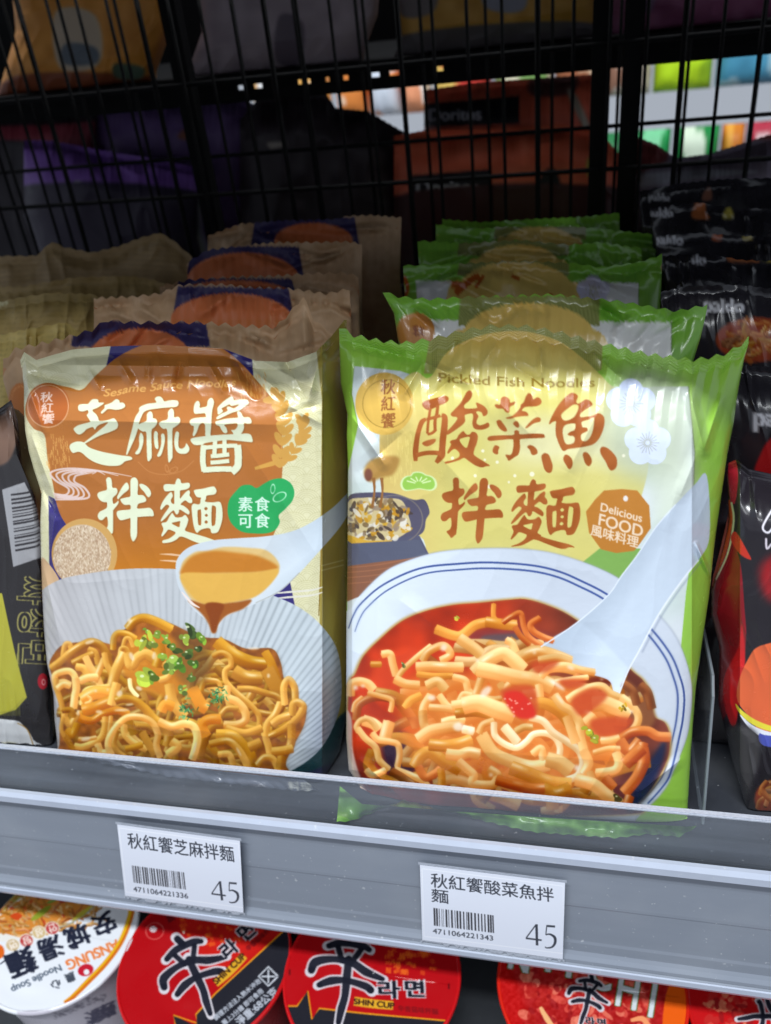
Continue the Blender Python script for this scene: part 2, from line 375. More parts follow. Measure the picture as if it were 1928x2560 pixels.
SUAN = ["275,320 310,260 450,215 600,175 700,150 770,180 770,240 700,300 620,330 560,360 400,420 320,390",
 "275,1050 330,1010 450,975 530,970 525,1020 470,1070 380,1110 310,1095",
 "1175,50 1220,90 1215,170 1160,250 1080,320 1070,370 1120,395 1300,385 1310,350 1295,285 1350,295 1450,350 1515,440 1500,510 1435,540 1400,470 1330,445 1300,470 1340,540 1310,620 1310,680 1370,710 1450,690 1520,660 1550,700 1530,750 1440,790 1330,795 1250,760 1225,660 1240,560 1220,490 1100,510 1080,540 1090,630 1040,700 920,790 760,890 730,840 780,790 880,680 940,590 920,555 850,545 815,495 900,400 1000,290 1080,150 1120,80"]
SUAN_X = "1050,820 1090,860 1130,890 1180,880 1220,835 1290,850 1330,920 1310,1050 1270,1150 1250,1250 1290,1300 1400,1370 1480,1420 1560,1475 1480,1490 1400,1510 1280,1470 1160,1390 1070,1330 980,1370 850,1410 720,1440 715,1400 850,1370 970,1310 980,1240 940,1190 890,1160 830,1190 770,1250 755,1210 820,1080 800,1030 830,995 920,970 970,890"
SUAN_XH = ["985,1000 1020,960 1165,930 1165,1000 1120,1135 1050,1100"]
SUAN_S = [("430,380 405,560 385,700 375,870", 52), ("570,330 555,480 520,620 520,800", 62), ("360,600 480,570 620,530", 60), ("375,880 460,860 540,790", 55),
 ("350,590 270,650 215,800 180,950 150,1200 150,1390", (60, 95, 90, 95, 110, 70)), ("640,520 700,560 695,750 670,950 655,1150 640,1280 540,1420", (70, 110, 125, 125, 120, 140, 70)),
 ("160,1280 300,1245 450,1230 640,1240", 85)]
CAI = ["350,400 390,380 470,390 490,260 550,205 640,220 700,290 710,345 825,320 800,390 700,450 690,560 650,580 590,550 540,490 430,485 370,450",
 "1130,125 1190,150 1225,210 1245,270 1330,220 1400,250 1435,320 1400,390 1300,430 1120,440 1030,460 980,530 1060,550 1120,600 1120,650 1000,660 850,680 720,720 620,715 620,690 750,650 850,570 940,460 950,400 1020,330 1070,200",
 "390,790 420,750 480,750 540,820 630,960 620,1010 560,1010 480,960 420,880", "775,840 800,790 850,770 900,810 915,880 900,920 850,915",
 "1060,920 1150,810 1250,720 1340,680 1410,710 1405,780 1350,800 1250,830 1120,920 1070,940",
 "180,1180 240,1120 500,1100 780,1090 800,1010 850,980 910,1010 940,1075 1200,1060 1460,1070 1505,1120 1490,1160 1300,1170 960,1190 935,1250 935,1400 900,1540 820,1600 680,1690 640,1640 600,1550 720,1550 770,1430 780,1230 740,1190 500,1210 260,1230 200,1215",
 "370,1330 455,1370 435,1440 425,1530 370,1540 300,1480 320,1380", "1100,1370 1160,1325 1260,1360 1330,1440 1335,1520 1260,1560 1200,1540 1160,1440"]
YU = "620,105 690,140 715,190 680,290 720,330 800,290 870,245 950,260 1015,330 1000,380 880,450 770,540 770,610 900,600 1040,570 1120,530 1200,550 1260,620 1265,760 1220,930 1140,1080 1030,1180 850,1230 650,1260 510,1280 430,1320 380,1290 310,1150 255,980 250,800 255,700 180,720 120,765 125,700 200,540 330,330 470,180 560,115"
YU_H = ["365,590 400,520 520,420 620,355 710,360 725,420 680,540 620,620 500,680 410,670", "430,800 500,760 640,745 665,790 640,880 560,915 500,970 540,1000 620,1010 650,1060 620,1150 500,1180 440,1130 405,1000 400,880",
 "800,710 950,660 1040,620 1050,720 1020,900 960,1040 880,1110 800,1100 775,1020 800,960 900,910 920,870 890,830 820,825 800,790"]
YU_D = ["-46,1440 -10,1375 40,1360 110,1400 160,1520 190,1640 165,1750 100,1775 30,1720 -10,1620", "410,1460 450,1395 520,1410 590,1490 605,1600 570,1680 520,1690 460,1600 420,1530",
 "815,1400 850,1340 920,1360 985,1450 1005,1540 970,1620 920,1630 860,1560", "1175,1290 1220,1230 1320,1250 1440,1350 1520,1470 1530,1600 1490,1690 1410,1725 1350,1670 1290,1540 1200,1400"]
# the large brush character of the cup lids, unit box
XIN = [("-.05,-.95 .02,-.78", .2), ("-.55,-.62 -.2,-.72 .3,-.7 .52,-.62", (.16, .2, .2, .14)), ("-.3,-.6 -.22,-.42 -.15,-.3", .15), (".3,-.6 .18,-.42 .08,-.28", .15),
 ("-.95,-.02 -.85,-.22 -.4,-.32 .1,-.28 .5,-.1 .95,.02", (.2, .24, .17, .2, .22, .12)), ("-.7,.3 -.4,.18 0,.14 .5,.22 .66,.3", (.16, .22, .16, .2, .2)),
 ("0,-.35 0,.1 0,.5 -.06,.8 -.1,1.12", (.2, .22, .19, .2, .14))]

def put(cv, L, ox, oy, sc, col, A=None, holes=(), soft=0, alpha=1.):
    def T(s_):
        p = pts(s_)
        if A is not None: p = np.stack([p @ A[0][:2] + A[0][2], p @ A[1][:2] + A[1][2]], 1)
        return p / sc + [ox, oy]
    for q in L: cv.poly(T(q), col, soft=soft, alpha=alpha, holes=[T(h) for h in holes])
def put_s(cv, L, ox, oy, sc, col):
    for q, w in L:
        w = np.asarray(w, float) / sc if hasattr(w, '__len__') else w / sc
        cv.line(pts(q, ox, oy, sc), w, col)

# ---------------------------------------------------------------- the sesame noodle packet
# printed noodles: (crop, points, width, tone); crops are tracing frames ox, oy, scale
FR = {'a': (130, 1520, 5.553), 'b': (130, 1700, 5.553), 'c': (400, 1550, 4.165), 'd': (860, 1560, 5.553), 'e': (1100, 1500, 4.76), 'f': (1350, 1580, 4.76), 'g': (860, 1780, 4.165), 'h': (1160, 1740, 3.332)}
SES = """a|150,700 180,520 240,500 270,570|75|m
a|0,830 120,740 280,600 450,500 560,470 680,520 760,640 800,800 830,900|110|m
a|850,560 860,420 920,350 1040,360 1150,420|90|g
a|1060,280 1150,180 1280,140 1450,190 1650,290|130|g
a|990,520 1020,430 1080,430 1120,520|60|l
a|940,640 960,560 1030,560 1080,640|55|l
a|520,580 600,620 640,760|90|m
a|300,760 420,700 560,640|100|m
a|350,820 440,840 500,930|110|l
a|470,690 540,830 620,950 680,1090|100|p
a|720,720 660,860 600,1010|90|p
a|730,640 760,780 820,890|85|l
a|400,1010 500,970 620,960|110|p
a|60,1111 40,950 130,890 250,880 320,960 330,1111|95|p
a|100,1040 170,1030 240,1060|90|p
a|1000,640 940,760 880,900 830,1100|150|l
a|1060,640 1100,800 1180,700 1300,640 1420,700|150|l
a|1480,520 1500,640 1460,800|160|g
a|1500,1000 1600,960 1640,850 1560,780|95|l
b|60,0 60,100 120,280 150,400|80|m
b|330,0 340,120 320,220 300,380|110|p
b|90,110 160,60 240,80|95|p
b|420,330 440,200 500,130 640,110 780,90|80|l
b|430,270 600,180 800,200 900,280|190|o
b|440,420 600,380 800,300 900,250|170|o
b|480,320 530,300 540,260 500,230|40|p
b|900,60 860,200 830,330|130|l
b|1080,0 1100,120 1180,220|60|w
b|900,280 1000,260 1150,290 1300,400 1450,560 1666,650|120|g
b|360,480 420,540 560,560 700,480 900,420 1050,470|110|o
b|190,430 180,520 260,620 340,480|100|m
b|160,420 260,420 300,500|85|m
b|150,540 130,680 180,800 260,920|60|m
b|350,620 280,760 220,700|110|g
b|330,920 420,930 560,880 680,800 730,680 740,530|95|l
b|390,820 500,820 600,800|60|p
b|200,800 260,900 290,950|70|m
b|640,900 680,1000 760,1010|100|p
b|820,520 810,620 800,700|60|p
b|1000,640 1020,760 1130,870 1300,960|100|l
b|900,720 860,860 900,980 1000,1060|80|m
b|1260,740 1340,880 1420,1020|110|m
b|1040,960 1150,930 1240,900|90|g
b|830,1040 780,920 800,800 900,640 1050,520 1250,520 1400,600 1470,760 1450,900 1500,1060|95|p
b|590,960 600,1030|70|m
b|1560,640 1620,760 1600,900|140|m
c|600,230 680,300 800,380 950,440 1100,460|140|g
c|1100,340 1160,450 1230,640|90|g
c|780,540 900,600 1050,610|150|m
c|1120,520 1180,640 1240,760|150|m
c|960,760 900,900 1000,880|90|m
c|820,720 950,720 1100,760 1220,800 1270,900 1180,980 1020,960|70|m
c|1250,870 1200,980 1120,1080 1100,1200 1130,1320 1150,1430|75|l
c|1300,870 1290,700 1340,620 1400,700 1410,830|75|l
c|1380,980 1390,880 1440,860 1490,910 1440,1010 1300,1130 1150,1210|85|m
c|1340,1000 1250,1030 1180,1080|90|m
c|1370,1100 1370,1250 1350,1330|90|m
c|560,370 640,340 720,380 740,470 680,530 690,640 800,760 940,880 1030,1000 1020,1120 920,1120 880,1100|60|l
c|700,700 700,800 800,850 880,940 890,1040 800,1090 680,1090|85|p
c|640,980 700,920 800,920|60|m
c|700,1130 880,1180 1050,1130|90|m
c|520,620 460,640 430,720|60|g
c|480,620 600,640 640,720|50|l
c|340,720 430,880 480,920|130|o
c|100,680 120,800 160,900 250,1000|110|l
c|20,940 60,880 130,900|110|o
c|130,1270 180,1320 90,1400|100|l
c|400,1430 430,1300 480,1180 560,1100 640,1080|120|m
c|620,1030 500,1040 440,1100 480,1200|110|o
c|0,1060 120,1110 250,1080 350,1110 390,1220 370,1340 340,1440|85|p
c|600,1200 750,1210 860,1310 940,1420 960,1540|130|g
c|530,1290 700,1260 800,1330 880,1450 920,1550|80|l
c|620,1400 720,1400 760,1500|70|l
c|940,1320 1040,1280|110|m
c|1180,1370 1280,1360 1370,1340|95|l
c|1020,1500 1090,1430 1180,1450 1230,1560|70|l
c|1270,1430 1260,1530|100|m"""
PIC = """e|-40,350 150,420 260,420 420,300 600,260|120|o
e|640,60 640,200 700,260|60|o
e|560,260 760,290 900,300|130|o
e|760,260 850,200 960,160 1000,320 1060,440 1200,540|70|s
e|1180,220 1080,290 1120,380 1250,450 1340,480|80|s
e|900,330 960,430 1060,520|70|s
d|540,420 640,420 680,560 720,700|110|n
d|390,560 500,560|90|o
d|1200,310 1000,470 820,640 740,760|80|p
d|720,770 850,830 1030,850|130|n
d|1100,500 1180,380 1380,300 1480,420 1360,500|110|n
d|1020,600 1200,590 1400,600 1640,600|150|n
d|1030,700 1250,720 1500,720|90|o
d|90,980 100,850 200,800 330,830 400,900|130|n
d|350,960 500,1000 660,1060 650,1200|75|n
d|120,1200 150,1100 240,1020|50|n
d|1200,1000 1110,1150 1100,1300 1130,1450|120|n
d|1160,850 1300,800 1400,900|140|p
d|1330,1000 1420,1120 1500,1180|100|p
d|860,1150 930,1060 1060,1000|120|o
d|880,1200 960,1320 1000,1420|130|s
d|1200,1160 1350,1170 1640,1200|110|n
d|1380,1360 1500,1330 1660,1330|110|n
d|280,1340 400,1380 480,1440|160|n
e|240,460 400,570 480,640|140|p
e|170,920 300,960 340,1080 420,1120 490,940|90|n
e|240,1180 280,1120 360,1130|70|n
e|160,1260 400,1230 700,1280 800,1320|130|n
e|200,1350 420,1330 640,1370|120|o
e|520,1160 640,1180 720,1170|70|n
e|800,480 860,520 920,650|90|n
e|930,700 1060,640 1200,620 1400,680 1540,740|160|n
e|1220,900 1300,830 1450,820 1600,850|90|n
e|420,860 520,760 640,680 760,640 880,720 980,820|170|p
e|460,820 660,860 900,920 1160,960 1330,1030|190|n
e|720,1000 760,1060 820,1010|90|n
e|1000,1120 1130,1110|110|n
e|1180,1020 1190,1140|100|n
f|0,340 200,310 360,360|110|n
f|20,520 120,430 300,400 480,450 640,480|90|n
f|200,590 400,560 560,540|70|n
f|340,800 460,720 600,660 740,650 850,740 980,790|100|p
f|640,860 760,850 900,900 1060,960|190|n
f|560,1080 640,1000|150|n
f|980,780 1100,880 1170,1000 1140,1120 1020,1230 860,1280 740,1290|95|p
f|980,1260 1100,1190 1280,1180 1400,1240 1540,1250|120|s
f|960,1300 1060,1420 1180,1300|130|s
f|1230,1330 1200,1450 1100,1523|120|s
f|1000,620 1100,700 1150,850|100|b
f|1200,640 1280,720 1330,900|110|b
g|150,200 130,150 170,90 240,70 300,110 340,170|60|p
g|150,180 220,270 330,370 370,500 460,590|70|p
g|470,110 450,180 430,260|130|n
g|300,230 360,290 480,310 560,340 580,440 560,560|70|n
g|540,600 700,660 820,720 880,780|70|n
g|240,610 300,660 420,610|70|n
g|500,620 600,680 700,750|90|b
g|820,0 830,120 880,200|90|n
g|780,280 900,200 1050,170 1200,150|130|n
g|740,560 800,460 900,420 1050,520 1200,600|130|o
g|780,580 850,680 950,640 1000,600|90|s
g|1010,600 1020,700 1010,790|80|o
g|900,340 1050,350 1200,330 1320,290|130|o
g|1080,440 1200,450 1300,420 1400,440|120|n
g|1200,520 1290,600 1350,660 1340,740 1450,760 1560,750 1600,660 1520,600|95|n
g|1250,180 1340,200|90|w
h|0,80 120,60 260,110 410,160|150|n
h|150,330 240,470 380,540 560,590 700,570|110|p
h|130,300 160,240 240,210|60|n
h|250,230 260,330 340,400 440,430 520,380 580,320 680,310 760,350 800,430 790,530|55|w
h|340,260 400,330 440,380|80|w
h|440,290 500,260 560,260|60|p
h|580,480 640,440 660,520|70|n
h|560,180 660,210 740,300 860,380 960,460 990,560 950,660 860,700|62|w
h|700,530 800,560 880,620|130|p
h|400,600 560,660 720,720 880,740|120|o
h|660,780 760,820 880,780|130|o
h|520,90 660,60 800,130 880,230 920,330|100|o
h|760,0 820,80 900,130 960,220 970,330 1000,450|75|p
h|860,180 900,300 930,380|80|n
h|1000,460 1040,560 1000,640|80|n
h|1090,470 1200,440 1290,440|50|n
h|1270,480 1290,560 1250,620 1110,640|75|n
h|1050,640 1080,720|60|n
h|1180,690 1240,760|90|s
h|1340,800 1440,680 1500,540 1490,440|100|s
h|1350,560 1480,440|110|s
h|940,700 1080,740 1180,820 1290,900|110|n
h|280,700 420,740 560,770 660,770|90|s
h|1360,900 1380,840|80|s
h|860,850 940,860 1000,890|60|b"""
TONE = {'m': ((148, 96, 40), (200, 146, 66), (222, 176, 96)), 'g': ((160, 105, 32), (208, 150, 54), (226, 180, 86)), 'l': ((178, 120, 56), (226, 174, 92), (243, 206, 132)),
 'p': ((212, 146, 80), (244, 196, 124), (255, 226, 172)), 'o': ((190, 116, 40), (218, 148, 62), (236, 176, 88)), 'w': ((226, 176, 120), (248, 222, 178), (255, 244, 215)),
 'n': ((216, 136, 66), (240, 190, 122), (250, 216, 160)), 's': ((170, 78, 32), (216, 126, 62), (236, 160, 94)), 'b': ((110, 62, 34), (156, 94, 52), (190, 125, 78))}
def strands(cv, data):
    for i, ln in enumerate(data.split('\n')):
        fr, p, w, k = ln.split('|'); ox, oy, sc = FR[fr]
        d, b, l = (C(*q) for q in TONE[k])
        cv.strand(pts(p, ox, oy, sc), float(w) / sc, d, b, l, seed=i, hl=.9)
def soften(cv, box, r):
    x0, y0, x1, y1 = [int(v) for v in ((box[0] - cv.x0) * cv.sc, (box[1] - cv.y0) * cv.sc, (box[2] - cv.x0) * cv.sc, (box[3] - cv.y0) * cv.sc)]
    x0, y0 = max(x0, 0), max(y0, 0); v = cv.a[y0:y1, x0:x1]; v[:] = .65 * v + .35 * blur(v.copy(), r)
def grade(cv, poly, sat, con, piv=.5, tint=(1, 1, 1)):
    m = cv.mask([smooth(poly)]); bx, by, k = m; h, w = k.shape; v = cv.a[by:by + h, bx:bx + w]; k = blur(k, 2)[..., None]
    y = v.mean(-1, keepdims=True); n = (y + (v - y) * sat); n = (piv + (n - piv) * con) * np.array(tint); v[:] = v * (1 - k) + np.clip(n, 0, 1) * k
def filler(cv, inside, n, box, w, tones, seed):
    g = np.random.default_rng(seed)
    for i in range(n):
        x, y = g.uniform(box[0], box[2]), g.uniform(box[1], box[3])
        if not inside(x, y): continue
        a = g.uniform(0, 6.28); p = [(x, y)]
        for _ in range(4):
            a += g.uniform(-.9, .9); x += math.cos(a) * w * 1.7; y += math.sin(a) * w * 1.3; p.append((x, y))
        if not inside(*p[-1]): continue
        d, b, l = (C(*q) * g.uniform(.74, .97) for q in TONE[tones[int(g.integers(len(tones)))]])
        cv.strand(p, w * g.uniform(.7, 1.1), d, b, l, seed=i, hl=.5)
def leaf_bits(cv, L):
    for x, y, r, c, sd in L:
        g = np.random.default_rng(sd)
        for _ in range(5):
            dx, dy = g.normal(0, r * .3, 2); k = g.uniform(.6, 1.25)
            cv.ell(x + dx, y + dy, r * g.uniform(.3, .75), r * g.uniform(.2, .5), np.clip(C(*c) * k, 0, 1), rot=g.uniform(0, 3))
        cv.ell(x - r * .2, y - r * .3, r * .18, r * .12, C(240, 250, 200), .8)
def seigaiha(cv, col, x0, x1, y0, y1, alpha=.5):
    R = 34
    for j, y in enumerate(np.arange(y0, y1, 19.)):
        for x in np.arange(x0 - (j % 2) * R, x1 + R, 2 * R):
            for r in (R, R - 6, R - 12, R - 18, R - 24):
                t = np.linspace(math.pi * 1.07, math.pi * 1.93, 14)
                cv.line(np.stack([x + r * np.cos(t), y + r * .8 * np.sin(t)], 1), 1.5, col, alpha, sm=False)
def wheat(cv, pts_, col, size):
    p = smooth(pts_, False, 4); n = len(p)
    for i in range(0, n, 2):
        d = p[min(i + 1, n - 1)] - p[max(i - 1, 0)]; a = math.atan2(d[1], d[0])
        for sgn in (-1, 1):
            b = a + sgn * .65; c = p[i] + size * .55 * np.array([math.cos(b), math.sin(b)])
            cv.ell(c[0], c[1], size * .75, size * .34, col, rot=b)
    cv.line(p, 2.5, col)

CREAM = C(224, 220, 180); NAVY = C(52, 44, 112)
def paint_sesame():
    cv = Canvas(30, 740, 900, 1975, .72, CREAM)
    seigaiha(cv, C(196, 190, 140), 700, 830, 985, 1560, .75); seigaiha(cv, C(196, 190, 140), 55, 130, 940, 1400, .5)
    # navy field, dome and panel
    cv.poly(pts("280,855 625,872 632,905 660,1340 690,1340 716,1380 725,1500 560,1560 125,1470 122,1240 142,1250 200,1000 266,920"), NAVY, sm=False)
    cv.grain(.02, 3, 5)
    def og(X, Y):
        k = np.clip((Y - 900) / 450, 0, 1)[..., None]; r = np.clip((Y - 1290) / 130, 0, 1)[..., None]
        return C(190, 118, 52) * (1 - k) + C(172, 104, 46) * k + C(22, 14, -18) * r
    cv.poly(pts("70,1000 110,962 170,968 205,975 240,940 300,890 380,855 460,842 540,862 600,905 650,960 682,1000 700,1040 708,1120 706,1190 698,1260 688,1330 600,1440 290,1440 240,1400 165,1310 143,1262 133,1210 120,1150 112,1088 85,1072 66,1040"), og)
    for i, x in enumerate(np.random.default_rng(3).uniform(116, 176, 60)):     # brushed gold dust
        y = np.random.default_rng(i).uniform(1085, 1165); cv.line([(x, y), (x + 1, y + 12)], 1.6, C(226, 168, 90), .8, sm=False)
    for i, x in enumerate(np.random.default_rng(4).uniform(590, 665, 60)):
        y = np.random.default_rng(i + 99).uniform(930, 990); cv.line([(x, y), (x + 3, y + 11)], 1.6, C(226, 168, 90), .75, sm=False)
    # round seal
    cv.ell(121, 1012, 54, 54, C(182, 96, 34)); cv.ell(121, 1016, 52, 54, C(222, 170, 128), .9, hole=.955)
    for i, ch in enumerate('秋紅饗'): cv.text(ch, (101 + i * 2, 1004 + i * 27), (32, -1), (1, -27), C(236, 205, 190), .012)
    # english line, wavy over the fold
    cv.text('Sesame Sauce Noodles', (258, 992), (30, -1), (8, -27), C(232, 172, 92), .012, warp=lambda P: P - np.stack([P[:, 0] * 0, 16 * np.sin((P[:, 0] - 258) / 400 * 2.6) - 2.5 * np.sin(P[:, 0] / 14)], 1), fit=11.)
    # river lines
    for k in range(5):
        o = k * 15
        cv.line([(330 - o * 2.2, 1186 - 2 * k + 6), (240, 1176 + k * 1), (170 + o * .45, 1172 + k * 4), (128 + o, 1182 + k * 3), (140 + o * .8, 1202 + k), (172 + o * .7, 1222), (165 + o * .9, 1238 + k * 2), (134 + k, 1234 + k * 4)], (1.5, 3, 4.5, 5, 5, 5, 5, 3), C(226, 202, 196), .95)
    # leaf and swash
    cv.line([(346, 1155), (375, 1180), (415, 1187), (455, 1178), (486, 1152)], 2.2, C(196, 128, 68), .9); cv.ell(418, 1172, 5, 11, C(196, 128, 68), hole=.6, rot=-.2); cv.ell(435, 1176, 13, 7, C(196, 128, 68), hole=.7, rot=-.5)
    # wheat
    wg = C(208, 156, 72)
    wheat(cv, [(700, 1165), (706, 1110), (712, 1060), (700, 1010), (692, 1000)], wg, 26)
    wheat(cv, [(720, 1150), (745, 1110), (760, 1085), (758, 1055)], wg, 20)
    cv.line([(638, 1172), (680, 1160), (715, 1150)], (7, 12, 5), wg)
    # title
    T = C(226, 232, 200)
    for shadow in (1, 0):
        c_ = C(140, 84, 30) if shadow else T; o = 2.2 if shadow else 0; s_ = 1.5 if shadow else 0
        P = lambda L, x, y, sc, holes=(): put(cv, L, x + o, y + o, sc, c_, holes=holes, soft=s_, alpha=.75 if shadow else 1)
        P(ZHI, 160, 980, 8.33); P(MA, 310, 980, 8.33); P(JIANG, 460, 980, 8.33); put_s(cv, JIANG_S, 460 + o, 980 + o, 8.33, c_)
        P(BAN, 230, 1180, 9.8); P([MIAN_A], 390, 1180, 9.256); P([MIAN_B], 390, 1180, 9.256, MIAN_BH); P([MIAN_C], 390, 1180, 9.256, MIAN_CH)
    # green badge
    cv.poly(pts("400,1400 415,1330 470,1260 520,1215 590,1210 640,1235 700,1200 770,1165 850,1155 920,1190 955,1260 940,1340 880,1410 825,1465 835,1520 800,1580 740,1610 640,1615 520,1600 440,1540 405,1470", 450, 850, 3.332), C(40, 164, 88))
    for i, ch in enumerate('素食可食'): cv.text(ch, (595 + (i % 2) * 42, 1276 + (i // 2) * 41), (39, 0), (0, -39), C(214, 240, 222), .012)
    cv.ell(683, 1223, 6, 13, C(170, 230, 190), hole=.75, rot=.1); cv.ell(700, 1243, 19, 11, C(170, 230, 190), hole=.82, rot=-.5)
    # sesame disc
    cv.ell(212, 1385, 82, 88, C(206, 160, 92)); cv.ell(206, 1390, 72, 78, C(206, 182, 152))
    g = np.random.default_rng(2)
    for _ in range(1500):
        r = 72 * math.sqrt(g.random()); t = g.uniform(0, 6.28); x, y = 206 + r * math.cos(t), 1390 + r * 1.08 * math.sin(t)
        cv.line([(x, y), (x + g.normal(0, 1.5), y + 5)], 2.2, C(*([(232, 214, 188), (170, 138, 110), (190, 160, 130)][int(g.integers(3))])), .8, sm=False)
    cv.poly(pts("104,1400 118,1404 150,1455 120,1480 106,1472"), C(206, 170, 130))
    for y in (1386, 1402): cv.line([(400, y), (430, y + 1), (470, y + 6)], (1, 5, 4), C(232, 190, 150))
    # side gusset, its cream toned olive as the painted reflection of the green neighbour
    cv.poly(pts("790,860 900,700 900,1975 700,1975 745,1905 800,1860 815,1700 800,1560 806,1000"), C(162, 144, 66), sm=False)
    cv.line([(808, 1000), (807, 1300), (798, 1540)], 2.5, C(140, 110, 40), sm=False)
    cv.poly(pts("740,1905 800,1850 850,1790 900,1760 900,1990 690,1990"), C(28, 62, 68), sm=False, soft=3); cv.poly(pts("690,1945 780,1930 900,1880 900,1990 690,1990"), C(20, 24, 70), sm=False, soft=3)
    cv.poly(pts("705,1450 725,1450 738,1515 760,1545 680,1500"), NAVY, sm=False)
    for y in (1484, 1497): cv.line([(690, y), (720, y - 3), (780, y - 8), (808, y - 16)], (2, 5, 5, 2), C(226, 222, 206))
    for y in (1415, 1427): cv.line([(805, y), (860, y - 14)], 3, C(190, 180, 110))
    # ribbed bowl
    bowl = pts("108,1475 150,1450 200,1438 300,1424 400,1422 470,1428 600,1460 690,1492 750,1520 800,1560 842,1620 855,1700 848,1780 812,1860 760,1910 700,1940 640,1965 120,1965 138,1880 136,1780 118,1680 110,1580 104,1500")
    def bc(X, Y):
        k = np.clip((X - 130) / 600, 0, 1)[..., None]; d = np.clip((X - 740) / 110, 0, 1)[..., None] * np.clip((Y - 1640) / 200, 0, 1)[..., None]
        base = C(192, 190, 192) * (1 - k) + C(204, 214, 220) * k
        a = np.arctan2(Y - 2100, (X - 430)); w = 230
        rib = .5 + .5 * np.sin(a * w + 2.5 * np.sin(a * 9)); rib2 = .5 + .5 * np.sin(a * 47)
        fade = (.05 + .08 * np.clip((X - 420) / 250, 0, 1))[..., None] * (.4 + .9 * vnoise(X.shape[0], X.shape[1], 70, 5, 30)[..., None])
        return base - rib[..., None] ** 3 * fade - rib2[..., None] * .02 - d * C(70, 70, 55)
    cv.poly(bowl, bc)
    food = pts("124,1662 138,1632 160,1612 200,1606 235,1600 285,1612 292,1585 322,1568 330,1545 370,1538 430,1560 500,1592 560,1598 615,1622 680,1622 702,1655 712,1700 735,1705 745,1745 766,1765 762,1810 740,1855 715,1905 690,1950 300,1950 160,1900 150,1850 150,1780 134,1700")
    cv.poly(food + [3, 4], C(120, 105, 95), .5, soft=5); cv.poly(food, C(104, 68, 46))
    cv.poly(food, lambda X, Y: C(126, 80, 46) + .22 * (vnoise(X.shape[0], X.shape[1], 9, 8))[..., None] * C(255, 170, 60), .9)
    from math import hypot
    ins = lambda x, y: 145 < x < 740 and 1610 < y < 1930 and (x - 440) ** 2 / 300 ** 2 + (y - 1790) ** 2 / 190 ** 2 < 1
    filler(cv, ins, 190, (140, 1560, 760, 1930), 19, 'mlg', 21)
    cv.poly(pts("330,1600 420,1590 470,1640 480,1700 430,1740 350,1720 300,1660"), C(196, 132, 58), .9, soft=5)
    strands(cv, SES)
    soften(cv, (110, 1530, 780, 1960), 1.); grade(cv, food, 1.12, 1.16, .56, (1., 1., .94))
    # thick sauce, sheen and greens
    for x, y, rx, ry, r_ in ((330, 1642, 7, 16, -.4), (386, 1640, 6, 14, .2), (248, 1780, 11, 6, 0), (305, 1776, 26, 4, -.05), (325, 1762, 14, 4, -.1), (300, 1735, 9, 12, .6), (348, 1722, 11, 7, .5), (240, 1728, 5, 4, 0), (270, 1725, 3, 5, 0), (215, 1848, 16, 7, -.2), (196, 1782, 5, 10, 0), (225, 1606, 16, 6, -.3), (325, 1552, 7, 7, 0), (416, 1745, 5, 10, .2), (488, 1870, 3, 22, .25), (598, 1880, 3, 18, -.5), (635, 1622, 20, 4, 0), (672, 1690, 5, 8, 0)):
        cv.ell(x, y, rx * .75, ry * .7, C(250, 232, 205), .7, rot=r_, soft=2)
    cv.poly(pts("455,1580 500,1590 525,1640 520,1700 480,1720 440,1690 430,1640"), C(110, 78, 40), .6, soft=9)
    leaf_bits(cv, [(372, 1580, 12, (120, 165, 50), 1), (395, 1588, 15, (150, 180, 60), 2), (360, 1610, 26, (180, 190, 60), 3), (362, 1700, 30, (172, 190, 62), 4), (385, 1692, 18, (110, 140, 40), 5), (475, 1575, 24, (70, 92, 40), 6),
                   (465, 1600, 18, (170, 195, 70), 7), (508, 1598, 17, (130, 170, 50), 8), (436, 1652, 24, (160, 190, 80), 9), (450, 1665, 20, (100, 150, 40), 10), (488, 1662, 16, (96, 140, 44), 11), (482, 1696, 14, (90, 110, 40), 12), (420, 1600, 16, (120, 150, 50), 21), (436, 1622, 18, (90, 116, 40), 22), (410, 1640, 15, (150, 180, 60), 23), (470, 1636, 18, (80, 104, 40), 24), (495, 1625, 16, (70, 92, 36), 25), (425, 1680, 15, (140, 166, 60), 26), (385, 1610, 14, (170, 190, 70), 27), (455, 1728, 13, (150, 175, 70), 13)])
    g = np.random.default_rng(5)
    for cx, cy, n_ in ((545, 1742, 60), (463, 1778, 40)):
        for _ in range(n_):
            x, y, a = cx + g.normal(0, 11), cy + g.normal(0, 12), g.uniform(0, 6.28)
            cv.line([(x, y), (x + 9 * math.cos(a), y + 9 * math.sin(a))], 2.2, C(*[(36, 120, 66), (60, 160, 90), (20, 80, 50), (130, 200, 130)][int(g.integers(4))]), .9, sm=False)
    # spoon of sauce
    def sp(X, Y):
        k = np.clip((X - 650) / 180, 0, 1)[..., None]; j = np.clip(1 - np.abs(Y - (1480 - (X - 640) * .75)) / 60, 0, 1)[..., None]
        return C(206, 214, 220) * (1 - k) + C(192, 206, 218) * k + .05 * j
    cv.poly(pts("440,1425 446,1395 475,1368 530,1352 600,1346 660,1342 720,1332 770,1312 830,1272 880,1225 895,1235 880,1270 850,1320 800,1378 745,1438 700,1480 650,1506 600,1526 560,1548 542,1580 528,1580 520,1555 480,1520 448,1470"), sp)
    cv.poly(pts("452,1430 460,1402 490,1380 520,1378 560,1368 620,1370 670,1378 700,1415 680,1455 640,1490 590,1508 520,1522 480,1500 455,1460"), C(220, 186, 120), soft=2)
    cv.poly(pts("454,1425 480,1392 530,1378 590,1382 650,1392 697,1420 640,1432 540,1434 460,1438"), C(198, 124, 38), soft=3)
